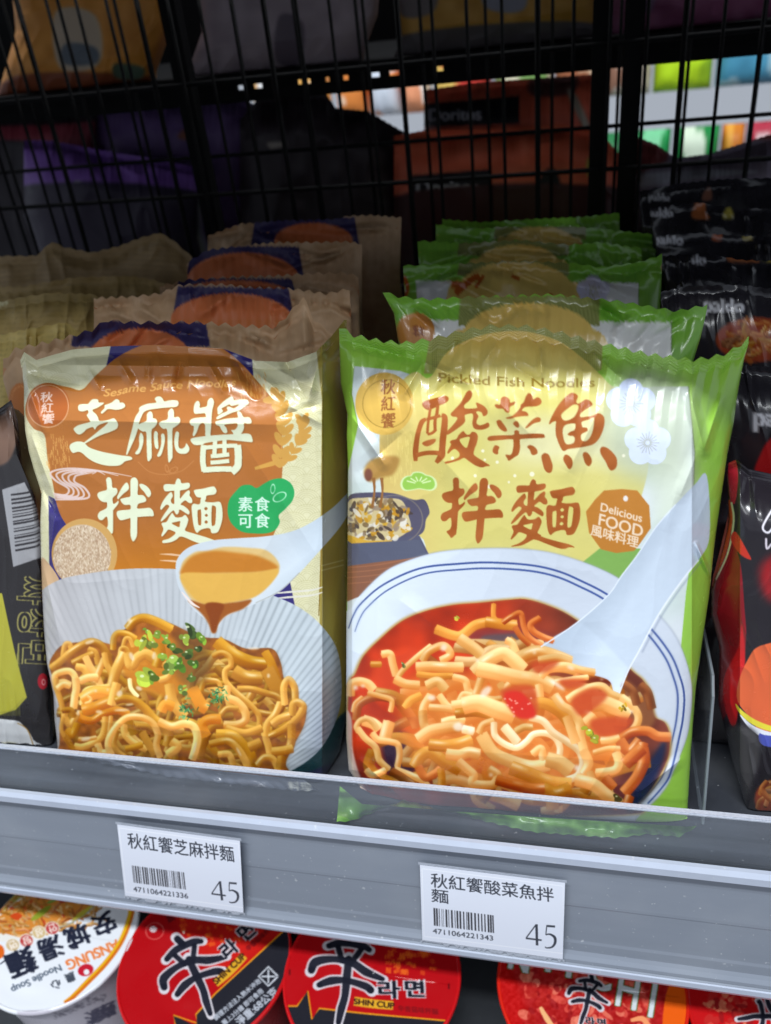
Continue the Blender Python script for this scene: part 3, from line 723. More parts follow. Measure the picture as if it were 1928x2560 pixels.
    cv.poly(pts("453,1436 540,1434 640,1431 697,1424 680,1458 640,1492 590,1504 520,1512 480,1490"), C(226, 176, 80), soft=2)
    cv.poly(pts("470,1500 520,1512 590,1506 630,1500 610,1522 570,1538 548,1560 541,1582 530,1582 522,1560 505,1535"), C(160, 88, 30), soft=2)
    cv.poly(pts("515,1510 560,1512 550,1545 540,1578 531,1578 525,1550"), C(140, 66, 18), soft=2)
    cv.line([(455, 1480), (480, 1508), (500, 1520)], (2, 7, 2), C(242, 225, 215), soft=1)
    cv.line([(640, 1508), (700, 1478), (750, 1432)], 2.5, C(170, 170, 160), .7, soft=1)
    return cv

# ---------------------------------------------------------------- the pickled fish noodle packet
GREEN = C(150, 200, 72)
AB = (np.array([1.0497, -.0762, 42.]), np.array([.0101, .9682, -3.])); AM = (np.array([.9533, -.0561, 98.2]), np.array([-.0166, .8839, 21.7]))
def plum(cv, x, y, r, col):
    for i in range(5): a = -math.pi / 2 + i * 2 * math.pi / 5; cv.ell(x + r * .52 * math.cos(a), y + r * .52 * math.sin(a), r * .5, r * .5, col)
    cv.ell(x, y, r * .6, r * .6, col)
    for i in range(18):
        a = i * math.pi / 9; k = .42 if i % 2 else .5
        cv.line([(x + r * .1 * math.cos(a), y + r * .1 * math.sin(a)), (x + r * k * math.cos(a), y + r * k * math.sin(a))], 1.3, C(142, 140, 96), .9, sm=False)
def paint_pickled():
    cv = Canvas(830, 790, 1890, 2060, .72, GREEN)
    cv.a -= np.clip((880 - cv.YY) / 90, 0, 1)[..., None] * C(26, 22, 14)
    W = C(226, 230, 232)
    panel = pts("886,916 1000,928 1062,948 1560,968 1722,967 1738,1132 1732,1300 1727,1400 1716,1480 1703,1620 1712,1760 1700,1900 1650,1990 1590,2050 876,2050 872,1960 868,1700 871,1180 882,1130 896,1066 880,985")
    cv.lay(cv.mask([panel]), W)
    cv.lay(cv.mask([panel]), lambda X, Y: C(222, 228, 236) - .1 * vnoise(X.shape[0], X.shape[1], 60, 3)[..., None] * np.array([1.2, .7, 1.4]), .7)
    cv.line(pts("1722,967 1738,1132 1732,1300 1727,1400"), 2.2, C(90, 110, 50), sm=False); cv.line(pts("886,916 880,985 896,1066"), 2, C(120, 150, 60), sm=False)
    # striped gold band and dome
    cv.poly(pts("1085,790 1510,790 1505,925 1470,940 1060,935"), C(158, 160, 84), sm=False)
    for x in np.arange(1085, 1510, 5.): cv.line([(x, 800), (x - 3, 925)], 2., C(122, 120, 58), .7, sm=False)
    for y in np.arange(800, 925, 6.): cv.line([(1080, y), (1508, y)], 1.2, C(190, 190, 110), .5, sm=False)
    def yg(X, Y):
        n = vnoise(X.shape[0], X.shape[1], 52, 9); k = np.clip((Y - 1010) / 60, 0, 1) * np.clip((1190 - Y) / 60, 0, 1) * np.clip((X - 1180) / 160, 0, 1)
        l = np.clip((1140 - X) / 200, 0, 1) * np.clip((Y - 960) / 80, 0, 1); t = np.clip((950 - Y) / 90, 0, 1)
        c = C(210, 199, 108)[None, None] * np.ones(X.shape + (1,))
        c = c * (1 - .35 * n[..., None]) + C(236, 228, 170) * .35 * n[..., None]
        c = c * (1 - .7 * k[..., None]) + C(234, 230, 188) * .7 * k[..., None]
        c = c * (1 - .5 * l[..., None]) + C(212, 164, 92) * .5 * l[..., None]
        return c * (1 - .8 * t[..., None]) + C(216, 180, 88) * .8 * t[..., None]
    cv.poly(pts("950,1092 955,1040 1000,960 1040,930 1075,945 1120,880 1200,840 1300,828 1390,850 1450,890 1500,935 1530,965 1575,985 1590,1060 1610,1120 1622,1160 1608,1230 1570,1340 1500,1430 1440,1440 1100,1440 1060,1350 985,1300 960,1250 952,1180"), yg)
    for i, x in enumerate(np.random.default_rng(6).uniform(955, 1030, 110)):
        y = np.random.default_rng(i + 50).uniform(1085, 1200); cv.line([(x, y), (x + 1, y + 16)], 1.3, C(236, 216, 130), .6, sm=False)
    # seal
    cv.ell(962, 1010, 73, 78, lambda X, Y: C(226, 184, 86) * np.clip(1.06 - (X - 900) / 900, 0, 1)[..., None]); cv.ell(968, 1010, 61, 61, C(150, 118, 40), hole=.975)
    for i, ch in enumerate('秋紅饗'): cv.text(ch, (952, 984 + i * 42), (38, -2), (1, -40), C(150, 88, 36), .012)
    cv.text('Pickled Fish Noodles', (1095, 955), (33, 0), (-1, -33), C(150, 122, 44), .012, warp=lambda P: P + np.stack([P[:, 0] * 0, 14 * np.sin((P[:, 0] - 1095) / 385 * 2)], 1), fit=11.9)
    cv.ell(1620, 1060, 120, 150, C(186, 196, 172), .85, soft=30); cv.ell(1690, 1240, 60, 120, C(206, 216, 192), .7, soft=24); plum(cv, 1578, 1010, 62, C(214, 224, 246)); plum(cv, 1620, 1108, 58, C(214, 224, 248))
    for x, y, r in ((1208, 1128, 4), (1244, 1156, 4), (1189, 1190, 4), (1331, 1186, 6), (1288, 1190, 4), (1224, 1217, 5), (1132, 1146, 4), (1560, 1140, 4), (1273, 1206, 3), (1213, 1150, 3)): cv.ell(x, y, r, r, C(244, 240, 214), .85, soft=1)
    # title
    R = C(172, 92, 36); c_ = lambda X, Y: C(176, 98, 40) - .1 * vnoise(X.shape[0], X.shape[1], 22, 4)[..., None] + .03
    put(cv, SUAN, 1020, 970, 7.573, c_); put(cv, [SUAN_X], 1020, 970, 7.573, c_, holes=SUAN_XH); put_s(cv, SUAN_S, 1020, 970, 7.573, c_)
    put(cv, CAI, 1200, 970, 9.256, c_); put(cv, [YU], 1360, 970, 8.33, c_, holes=YU_H); put(cv, YU_D, 1360, 970, 8.33, c_)
    put(cv, BAN, 1090, 1180, 9.256, c_, A=AB); put(cv, [MIAN_A], 1260, 1180, 7.933, c_, A=AM); put(cv, [MIAN_BS], 1260, 1180, 7.933, c_, A=AM, holes=MIAN_BH); put(cv, [MIAN_C], 1260, 1180, 7.933, c_, A=AM, holes=MIAN_CH)
    put(cv, ["640,1250 850,1320 1100,1390 1300,1440 1410,1500 1300,1500 1210,1530 1100,1520 900,1450 700,1370 570,1325"], 1260, 1180, 7.933, c_)
    # fan
    for k, col in ((1., C(214, 232, 170)), (.88, C(150, 198, 80))):
        cv.poly(np.array([(1047, 1205)]) + (pts("505,1205 520,1160 555,1135 590,1130 610,1105 650,1098 690,1105 725,1125 765,1135 800,1165 812,1215 790,1250 750,1258 700,1250 660,1245 600,1255 550,1260 520,1245", 850, 850, 3.332) - [1047, 1205]) * k, col)
    for a in np.linspace(-1.1, 1.1, 6): cv.line([(1048 + 10 * math.sin(a), 1212 - 8 * math.cos(a)), (1048 + 34 * math.sin(a), 1212 - 20 * math.cos(a))], 3, C(222, 240, 180), sm=False)
    # pot
    pot = [(985 - 118, 1232 - 0), ]
    cv.poly(pts("870,1300 872,1242 920,1232 985,1234 1035,1250 1062,1250 1075,1280 1066,1300 1058,1332 1020,1350 960,1366 900,1362 870,1352"), C(84, 80, 100)); cv.poly(pts("870,1352 1050,1340 1075,1390 1075,1400 870,1400"), C(84, 84, 106), sm=False)
    cv.ell(985, 1300, 74, 62, C(120, 112, 110), hole=.96); cv.poly(pts("870,1258 910,1245 960,1246 1005,1252 1022,1290 1026,1322 990,1348 930,1360 870,1340"), C(206, 188, 140))
    g = np.random.default_rng(14)
    for _ in range(170):
        x, y = g.uniform(872, 1030), g.uniform(1252, 1350)
        if (x - 945) ** 2 / 84 ** 2 + (y - 1302) ** 2 / 54 ** 2 < 1:
            cv.ell(x, y, g.uniform(4, 15), g.uniform(2.5, 7), C(*[(206, 160, 50), (120, 96, 60), (226, 220, 206), (150, 130, 110), (196, 140, 30), (70, 56, 50)][int(g.integers(6))]), .85, rot=g.uniform(0, 3))
    cv.poly(pts("870,1338 920,1352 980,1352 960,1364 900,1366 870,1352"), C(214, 168, 60))
    cv.poly(pts("910,1180 930,1150 980,1140 1000,1150 985,1185 955,1195 925,1205"), C(176, 134, 66), soft=3); cv.ell(922, 1188, 10, 16, C(120, 70, 50), soft=2)
    for x in (935, 955): cv.line([(x, 1195), (x + 2, 1230), (x - 4, 1270)], (9, 5, 8), C(150, 100, 50), soft=1)
    cv.poly(pts("868,1396 1072,1396 1076,1420 868,1505"), C(140, 92, 68), sm=False); cv.poly(pts("868,1360 1050,1350 1070,1392 960,1404 868,1416"), C(88, 92, 112), sm=False)
    for y in (1420, 1432, 1445, 1460): cv.line([(868, y), (950, y - 8), (1060, y - 30)], 2, C(186, 120, 84), .6)
    # green ribbon and badge
    cv.poly(pts("1440,1420 1500,1372 1600,1372 1640,1380 1600,1470 1540,1460"), C(128, 172, 84), sm=False)
    cv.poly(pts("440,1140 500,1060 560,1000 680,990 780,1000 860,1100 870,1250 800,1350 760,1400 640,1415 540,1390 460,1280", 1300, 850, 2.653), C(190, 124, 46), sm=False)
    cv.ell(1565, 1247, 6, 7, C(232, 226, 220))
    for t_, x, y, s_, b_ in (('Delicious', 1500, 1277, 29, .012), ('FOOD', 1494, 1312, 41, .012), ('風味料理', 1476, 1336, 31, .014)):
        cv.text(t_, (x, y), (s_ * .97, s_ * .27), (s_ * .12, -s_), C(238, 214, 186), b_)
    # bowl
    rim = pts("860,1560 880,1520 900,1490 950,1440 1000,1410 1100,1380 1230,1371 1340,1376 1420,1393 1500,1422 1560,1455 1620,1510 1680,1575 1712,1640 1731,1720 1726,1800 1716,1850 1690,1915 1662,1975 1600,2036 1500,2090 870,2090 862,1800")
    def bc(X, Y):
        k = np.clip((X - 880) / 500, 0, 1)[..., None]
        return C(228, 238, 248) * (1 - k) + C(200, 208, 220) * k + .04 * np.clip((X - 1500) / 200, 0, 1)[..., None]
    cv.poly(rim, bc); cv.line(rim[2:22], 4, C(150, 158, 172), .5, soft=2)
    ring = pts("872,1572 885,1538 905,1508 960,1462 1050,1422 1150,1410 1230,1407 1330,1414 1400,1430 1460,1456 1511,1482 1570,1522 1628,1572 1677,1636 1700,1690 1711,1735 1709,1790 1700,1840 1677,1934 1654,1972 1620,2010")
    c0 = np.array([1290, 1790])
    cv.line(ring, (3, 4, 5, 5, 5, 5, 5, 5, 5, 4), C(62, 84, 148)); cv.line(c0 + (ring - c0) * .962, (2, 3, 4, 5, 5, 5, 5, 5, 4, 3), C(66, 88, 150))
    soup = pts("866,1760 872,1700 884,1685 905,1640 945,1598 1000,1552 1060,1526 1130,1510 1200,1504 1270,1497 1320,1496 1390,1518 1440,1545 1500,1590 1580,1672 1612,1700 1634,1738 1640,1790 1668,1808 1680,1845 1674,1900 1640,1965 1600,2010 1560,2040 940,2040 905,1990 880,1920 866,1850")
    cv.poly(soup, C(190, 150, 70), soft=3)
    def sc_(X, Y):
        k = np.clip((X - 1180) / 260, 0, 1)[..., None] * np.clip((Y - 1250) / 200, 0, 1)[..., None]; d = np.clip((Y - 1850) / 120, 0, 1)[..., None]
        n = vnoise(X.shape[0], X.shape[1], 26, 17)[..., None]
        c = C(188, 68, 36) * (1 - k) + C(122, 66, 52) * k; c = c * (1 - .5 * d) + C(82, 48, 66) * .5 * d
        return c * (.85 + .3 * n)
    cv.poly(c0 + (soup - c0) * .988, sc_)
    cv.poly(pts("1590,1960 1640,1880 1665,1850 1660,1900 1620,1990 1570,2030"), C(46, 54, 84), soft=6); cv.poly(pts("960,1830 1030,1840 1040,1920 990,1960 960,1900"), C(70, 48, 70), soft=6)
    cv.poly(pts("1210,1590 1300,1585 1330,1600 1220,1612"), C(96, 104, 90), soft=4); cv.poly(pts("1150,1580 1300,1570 1400,1600 1330,1620 1200,1610"), C(122, 74, 96), .5, soft=8)
    cv.poly(pts("1560,1700 1610,1740 1640,1800 1600,1830 1570,1780"), C(140, 92, 62), soft=5)
    cv.poly(pts("940,1660 1010,1620 1060,1640 1010,1700 960,1760 930,1740"), C(214, 84, 50), .8, soft=8)
    ins = lambda x, y: (x - 1270) ** 2 / 390 ** 2 + (y - 1830) ** 2 / 230 ** 2 < 1 and y > 1600
    filler(cv, ins, 170, (880, 1600, 1650, 2030), 29, 'sonon', 31)
    cv.poly(pts("1020,1700 1200,1680 1400,1700 1540,1760 1560,1900 1500,1960 1250,1960 1060,1900 1000,1800"), C(222, 128, 58), .75, soft=18)
    # spoon behind the noodles
    def sp(X, Y):
        k = np.clip((X + Y * .62 - 2380) / 130, -1, 1)[..., None]
        return C(180, 193, 208) + .09 * np.clip(np.abs(k) ** 2, 0, 1) + .07 * np.clip((Y - 1640) / 100, 0, 1)[..., None] * np.clip((X - 1500) / 50, 0, 1)[..., None]
    cv.poly(pts("1353,1618 1440,1560 1520,1490 1555,1440 1594,1389 1639,1321 1690,1262 1738,1212 1768,1190 1775,1340 1748,1400 1700,1460 1647,1538 1598,1629 1571,1678 1549,1734 1535,1730 1520,1700 1450,1680 1400,1660"), sp)
    strands(cv, PIC); soften(cv, (870, 1500, 1700, 2040), 2); grade(cv, c0 + (soup - c0) * .985, 1.0, 1.2, .6, (1., .99, .98))
    cv.line(pts('1353,1618 1440,1560 1520,1490 1555,1440 1594,1389 1639,1321 1690,1262'), 3, C(226, 234, 244), soft=1); cv.line(pts('1748,1400 1700,1460 1647,1538 1598,1629 1571,1678 1549,1734'), 4, C(236, 242, 250), soft=1); cv.line(pts('1754,1404 1706,1466 1654,1542 1606,1632'), 3, C(120, 132, 156), .6, soft=2)
    for x, y, rx, ry, r_ in ((1080, 1745, 13, 10, 0), (1110, 1620, 10, 12, .5), (1215, 1730, 22, 12, -.8), (1395, 1713, 28, 7, .6), (1400, 1748, 20, 4, .9), (1467, 1779, 10, 5, 0), (1178, 1827, 8, 8, 0), (1148, 1818, 18, 14, 0), (1443, 1920, 9, 10, 0), (1228, 1938, 6, 6, 0), (890, 1720, 8, 8, 0), (908, 1716, 7, 5, 0), (1428, 1670, 12, 5, .4), (1505, 1699, 6, 3, 0), (1195, 1652, 5, 5, 0), (1337, 1632, 5, 5, 0), (1580, 1780, 5, 5, 0), (1556, 1900, 3, 5, 0)):
        cv.ell(x, y, rx * .8, ry * .75, C(255, 244, 226), .75, rot=r_, soft=3)
    for q in ("1255,1725 1330,1715 1345,1760 1340,1790 1300,1790 1270,1765", "1430,1750 1480,1720 1520,1738 1490,1770 1450,1790", "1400,1700 1465,1700 1455,1718 1420,1722", "1330,1660 1360,1655 1400,1655 1370,1680 1340,1682", "1480,1800 1580,1795 1560,1830 1500,1842"):
        cv.poly(pts(q), C(206, 74, 32), .85, soft=5)
    g = np.random.default_rng(8)
    cv.poly(pts("1262,1735 1300,1730 1330,1760 1338,1792 1300,1796 1275,1770"), C(222, 44, 28), soft=3)
    for _ in range(14): cv.ell(g.uniform(1262, 1335), g.uniform(1738, 1792), 3, 2.5, C(250, 150, 130), .8)
    leaf_bits(cv, [(1478, 1832, 20, (180, 178, 40), 1), (1490, 1850, 16, (200, 190, 50), 2), (1558, 1772, 12, (206, 156, 30), 3), (1142, 1548, 8, (190, 170, 50), 4), (1545, 1996, 14, (120, 96, 40), 5), (1008, 1662, 9, (130, 130, 60), 6)])
    cv.poly(pts("866,1960 872,1990 890,2030 915,2060 862,2060"), W, sm=False)
    cv.poly(pts("866,1780 880,1800 884,1880 908,1960 936,2010 930,2030 900,2010 874,1940 866,1880"), C(238, 222, 210), .8, soft=2)
    # faint handle tip running over the green edge
    return cv
# ---------------------------------------------------------------- cup lids, price cards and the packets behind
def tc(cv, ch, c, ux, uy, col, bold=.02, **k):
    c, ux, uy = (np.asarray(v, float) for v in (c, ux, uy)); cv.text(ch, c - .5 * ux - .38 * uy, ux, uy, col, bold, **k)
def xin(cv, c, ux, uy, rim=9, ink=C(26, 28, 40), edge=C(206, 200, 206)):
    c, ux, uy = (np.asarray(v, float) for v in (c, ux, uy)); L = np.linalg.norm(ux)
    for k, col in ((rim, edge), (0, ink)):
        for q, w in XIN:
            p = pts(q); p = c + p[:, :1] * ux + p[:, 1:] * uy
            w = np.atleast_1d(np.asarray(w, float)) * L + k
            if k:
                d0 = _n(p[0] - p[1]); d1 = _n(p[-1] - p[-2]); p = np.vstack([p[0] + d0 * k * .5, p, p[-1] + d1 * k * .5]); w = np.concatenate([w[:1], w, w[-1:]])
            cv.line(p, w if len(w) > 1 else float(w[0]), col, .95)
            cv.ell(p[0][0], p[0][1], w[0] * .5, w[0] * .5, col); cv.ell(p[-1][0], p[-1][1], w[-1] * .5, w[-1] * .5, col)
def fr(ox, oy, sc): return lambda x, y: np.array([x / sc + ox, y / sc + oy])
def speck(cv, box, n, cols, seed, r=(2, 7)):
    g = np.random.default_rng(seed)
    for _ in range(n): cv.ell(g.uniform(box[0], box[2]), g.uniform(box[1], box[3]), g.uniform(*r), g.uniform(*r) * .6, C(*cols[int(g.integers(len(cols)))]), .8, rot=g.uniform(0, 3))
def lid_soup():
    cv = Canvas(-120, 2150, 400, 2600, .8, C(222, 225, 231)); f = fr(0, 2200, 4.628); P = lambda s: pts(s, 0, 2200, 4.628)
    cv.poly(P("-400,500 0,250 200,-100 900,-100 1250,100 1180,210 1050,340 880,450 760,510 600,560 420,590 200,690 0,720 -300,720"), C(226, 222, 216))
    cv.poly(P("-400,450 0,270 220,40 500,60 560,90 400,120 200,240 0,400 -200,560"), C(160, 148, 70))
    cv.poly(P("-300,520 0,420 200,260 400,140 560,95 900,140 1120,190 1040,320 880,430 740,500 560,540 400,590 200,650 0,620 -300,700"), C(206, 130, 52))
    g = np.random.default_rng(3); ins = lambda x, y: (x - 100) ** 2 / 170 ** 2 + (y - 2278) ** 2 / 62 ** 2 < 1.1
    filler(cv, ins, 140, (-40, 2215, 250, 2340), 6, 'oosnp', 12)
    speck(cv, (10, 2240, 200, 2320), 30, [(190, 60, 30), (210, 110, 50), (230, 190, 130)], 4)
    for q, c_ in (("360,460 420,390 520,320 600,290 560,360 480,430 400,470", (140, 150, 44)), ("560,250 660,225 640,250 560,280", (120, 150, 60)), ("690,240 740,170 840,150 800,210 720,270", (176, 50, 40)), ("120,420 200,380 260,420 200,470", (200, 70, 26))): cv.poly(P(q), C(*c_))
    cv.line(P("1180,200 1050,350 900,460 760,530 600,580"), 2.5, C(150, 160, 150))
    cv.poly(P("900,400 1000,330 1090,270 1120,200 1060,320 960,420 840,470"), C(190, 176, 60)); cv.ell(-2, 2380, 14, 18, C(216, 100, 30))
    U = np.array([-.92, .39]); V = np.array([.39, .92])
    for (x, y), ch, c_ in (((608, 562), '안', (186, 60, 62)), ((455, 610), '성', (206, 180, 130)), ((310, 705), '탕', (186, 60, 62)), ((150, 755), '면', (200, 176, 136))):
        p = f(x, y); cv.ell(p[0], p[1], 18, 16.5, C(230, 222, 210)); cv.ell(p[0], p[1], 16, 14.5, C(*c_)); tc(cv, ch, p, U * 25, V * 23, C(238, 226, 214))
    for ch, (x, y), s in (('安', (1210, 510), 62), ('城', (900, 650), 64), ('湯', (590, 790), 64), ('麵', (250, 960), 76)):
        tc(cv, ch, f(x, y), U * s, V * s * .94, C(34, 38, 56), .035)
    cv.line(P("270,880 140,890 0,980"), (8, 6, 2), C(34, 38, 56))
    cv.text('ANSUNG', f(1350, 690), U * 42, V * 36, C(226, 124, 60), .03, fit=3.3)
    cv.text('Noodle Soup', f(700, 975), np.array([-.9, .43]) * 26, np.array([.43, .9]) * 24, C(80, 92, 108), .025, fit=5.3)
    cv.ell(*f(995, 1045), 20, 15, C(190, 26, 48), rot=-.3); cv.ell(*f(1005, 1068), 7, 7, C(226, 226, 230))
    for ch, (x, y) in (('農', (818, 1130)), ('心', (655, 1215))): tc(cv, ch, f(x, y), U * 27, V * 26, C(60, 66, 78), .03)
    a = P("1500,150 1530,300 1500,470 1400,720 1230,960 1020,1180 850,1350 750,1420")
    cv.line(a, (16, 16, 15, 14, 14, 14, 12, 8), C(206, 110, 22)); cv.line(a + [-3, -2], (9, 9, 8, 6, 5, 4, 3, 1), C(226, 176, 24))
    # cup side print
    cv.poly(P("620,1500 900,1400 1160,1240 1400,950 1450,1200 1500,1700 250,1700 200,1520"), C(186, 182, 192), sm=False)
    cv.text('Noodle Soup', f(640, 1620), np.array([.93, -.4]) * 26, np.array([-.2, -1]) * 26, C(120, 116, 128), .02, fit=5.3)
    for ch, x, y in (('湯', 1080, 1590), ('麵', 1250, 1510)): tc(cv, ch, f(x, y), np.array([.9, -.4]) * 46, np.array([-.1, -1]) * 40, C(70, 68, 90), .03)
    return cv
def lid_red_tilted():
    cv = Canvas(270, 2200, 760, 2600, .8, C(172, 12, 20)); f = fr(300, 2250, 3.874); P = lambda s: pts(s, 300, 2250, 3.874)
    cv.poly(P("560,60 1300,-50 1700,150 1600,290 1200,650 900,720 700,400 560,250"), C(206, 34, 22), .7, soft=14)
    cv.poly(P("1900,40 1600,290 930,900 740,1105 745,1190 720,1215 520,1115 560,1400 2000,1500"), C(34, 34, 42), sm=False)
    cv.line(P("1900,20 1600,290 930,905 738,1110 748,1195 520,1118 545,1240"), 3.4, C(226, 150, 30), sm=False)
    g = np.random.default_rng(5); S = '辛麵味香湯牛肉大韓民國火鍋'
    for i in range(46): tc(cv, S[i % 13], f(g.uniform(600, 1250), g.uniform(120, 440)), np.array([.8, -.5]) * g.uniform(6, 15), np.array([-.5, -.8]) * 12, C(226, 90, 30), .01, alpha=g.uniform(.3, .9))
    cv.ell(*f(340, 303), 23, 21, C(226, 120, 110), hole=.93, rot=-.4); cv.ell(*f(325, 285), 9, 8, C(226, 206, 210))
    for ch, x, y in (('農', 490, 175), ('心', 600, 110)): tc(cv, ch, f(x, y), np.array([.85, -.5]) * 22, np.array([-.5, -.85]) * 22, C(110, 20, 26), .03)
    xin(cv, f(728, 700), np.array([.89, -.46]) * 90, np.array([.42, .9]) * 99)
    for ch, x, y in (('라', 1060, 470), ('면', 1230, 300)):
        for b, c_ in ((.1, C(206, 200, 206)), (.035, C(26, 28, 40))): tc(cv, ch, f(x, y), np.array([.72, -.64]) * 50, np.array([-.64, -.72]) * 46, c_, b)
    cv.line(P("925,810 1070,690 1205,540"), 21, C(214, 160, 40)); cv.text('SHIN CUP', f(935, 825), np.array([.74, -.68]) * 26, np.array([-.68, -.74]) * 23, C(52, 26, 20), .03, fit=3.9)
    cv.text('辛香菇味杯麵', f(1245, 500), np.array([.74, -.68]) * 15, np.array([-.68, -.74]) * 15, C(120, 16, 22), .03)
    for k, (t_, x, y, s) in enumerate((('調理方法注入熱水沖泡', 930, 1170, 15), ('蓋上3分鐘 即可食用', 1010, 1220, 15), ('淨重:68公克', 1160, 1225, 25))):
        cv.text(t_, f(x, y), np.array([.76, -.65]) * s, np.array([-.65, -.76]) * s, C(176, 180, 190), .03)
    c = f(1440, 742); d = np.array([(24, 0), (0, 24), (-24, 0), (0, -24)]); cv.line(c + d, 4.5, C(200, 204, 212), closed=True, sm=False)
    for a_ in d * .72: cv.line([c - a_, c + a_], 3.2, C(200, 204, 212), sm=False)
    cv.ell(*f(620, 315), 3, 4, C(255, 210, 190))
    return cv
def lid_red_upright():
    cv = Canvas(690, 2200, 1180, 2600, .8, C(176, 12, 20)); f = fr(650, 2000, 2.563); P = lambda s: pts(s, 650, 2000, 2.563)
    cv.poly(P("100,1320 240,1320 310,1222 335,1408 380,1335 700,1370 1300,1425 1300,1600 100,1600"), C(34, 34, 42), sm=False)
    cv.line(P("100,1322 240,1322 308,1225 335,1408 382,1337 700,1372 1300,1425"), 3.6, C(226, 150, 30), sm=False)
    g = np.random.default_rng(9); S = '辛麵味香湯牛肉大韓民國火鍋'
    for i in range(60): tc(cv, S[i % 13], f(g.uniform(780, 1140), g.uniform(840, 1120)), np.array([1, .1]) * g.uniform(6, 20), np.array([.05, -1]) * g.uniform(9, 18), C(226, 96, 30), .01, alpha=g.uniform(.3, .9))
    xin(cv, f(560, 1120), np.array([.98, .1]) * 96, np.array([-.1, 1]) * 108)
    for ch, x, y in (('라', 830, 1215), ('면', 1000, 1210)):
        for b, c_ in ((.1, C(206, 200, 206)), (.035, C(26, 28, 40))): tc(cv, ch, f(x, y), (62, 2), (-2, -46), c_, b)
    cv.line(P("605,1290 730,1308 855,1318"), 22, C(214, 160, 40)); cv.text('SHIN CUP', f(602, 1308), (26, 3), (1, -20), C(52, 26, 20), .03, fit=3.9)
    cv.text('辛香菇味杯麵', f(885, 1350), (17, 1.6), (-1, -16), C(130, 14, 20), .03)
    for x, y in ((192, 1105), (1212, 1195)): cv.line([f(x, y - 18), f(x, y + 18)], 4, C(90, 8, 14), sm=False)
    return cv
def lid_kimchi():
    cv = Canvas(1225, 2300, 1740, 2600, .8, C(186, 18, 18)); f = fr(1230, 2380, 2.387); P = lambda s: pts(s, 1230, 2380, 2.387)
    cv.poly(P("180,60 1100,60 1090,200 1010,430 1000,600 250,600 200,300"), C(170, 28, 28), soft=10)
    ins = lambda x, y: 1320 < x < 1660 and 2400 < y < 2600
    speck(cv, (1310, 2395, 1640, 2600), 240, [(190, 44, 40), (214, 80, 66), (150, 22, 26), (226, 120, 96), (176, 34, 30)], 6, (5, 20)); cv.grain(.1, 6, 4)
    cv.poly(P("1070,180 1200,180 1170,500 1060,600 1020,420"), C(230, 92, 16))
    cv.line(P("290,330 330,400 380,470"), (8, 14, 10), C(236, 176, 120)); cv.line(P("830,410 900,400 940,450"), (8, 14, 10), C(236, 150, 100))
    for b, c_ in ((.06, C(70, 100, 30)), (.025, C(206, 212, 216))):
        for i, ch in enumerate('KIMCHI'): tc(cv, ch, f((205, 300, 440, 690, 845, 1040)[i], (0, 14, 22, 112, 222, 290)[i]), np.array([1, .28]) * (84 if i != 2 else 96), np.array([.16, -1]) * 132, c_, b * .8)
    xin(cv, f(575, 275), np.array([.97, .22]) * 52, np.array([-.2, 1]) * 58, rim=7)
    for ch, x, y in (('라', 590, 415), ('면', 660, 425)):
        for b, c_ in ((.08, C(206, 190, 196)), (.03, C(26, 28, 40))): tc(cv, ch, f(x, y), (27, 4), (-3, -24), c_, b)
    return cv
def lid_kimchi_side():
    cv = Canvas(1700, 2300, 2160, 2600, .8, C(192, 18, 22)); f = fr(1230, 2380, 2.387)
    speck(cv, (1770, 2440, 1900, 2600), 90, [(190, 44, 40), (214, 80, 66), (150, 22, 26), (226, 130, 96)], 8, (5, 18))
    xin(cv, f(1640, 385), np.array([0, -1]) * 56, np.array([-1, 0.02]) * 62, rim=7)
    return cv
def card(q, name, barcode, x0, y0, x1, y1, two=False):
    """q: four corners of the card"""
    cv = Canvas(x0, y0, x1, y1, 1.15, C(226, 230, 242)); q = np.array(q, float); ux, uy = (q[1] - q[0]), (q[3] - q[0])
    T = lambda u, v: q[0] + ux * u + uy * v
    W = np.linalg.norm(ux); e = ux / W; dn = uy / np.linalg.norm(uy)
    ink = C(60, 64, 74)
    cv.line([T(.015, .05), T(.985, .05), T(.985, .95), T(.015, .95)], 1.6, C(246, 248, 254), closed=True, sm=False)
    cv.text(name[:7], T(.07, .3 if not two else .265), e * (43 if not two else 50), -dn * (43 if not two else 39), ink, .006, fit=6.25 if not two else 6.2)
    if two: cv.text(name[7:], T(.07, .462), e * 46, -dn * 37, ink, .006)
    g = np.random.default_rng(int(barcode[-4:])); x = .085; w0, w1 = (.56, .80) if not two else (.555, .79)
    while x < .51:
        w = g.choice([.003, .005, .009, .012]); cv.poly([T(x, w0), T(x + w, w0), T(x + w, w1), T(x, w1)], C(56, 56, 62), sm=False); x += w + g.choice([.005, .008, .013])
    cv.text(barcode, T(.075, .925 if not two else .895), e * 20, -dn * 18, ink, .004, fit=7.6 if two else 6.9)
    # the price, thick and thin pen
    o = T(.72, .885); s = 47 if not two else 52
    L = lambda P_, w: cv.line([o + e * a * s - dn * b * s for a, b in P_], [z * s for z in w] if hasattr(w, '__len__') else w * s, ink, sm=len(P_) > 3)
    L([(.52, .0), (.52, 1.02)], .12); L([(.5, 1.0), (.0, .3)], .06); L([(-.02, .28), (.75, .28)], .08)
    L([(1.42, 1.02), (1.0, 1.0)], .1); L([(1.02, 1.02), (.96, .56)], .05); L([(.96, .56), (1.15, .62), (1.38, .5), (1.4, .25), (1.25, .02), (1.0, -.06), (.9, -.02)], (.05, .08, .13, .13, .09, .06, .05))
    return cv
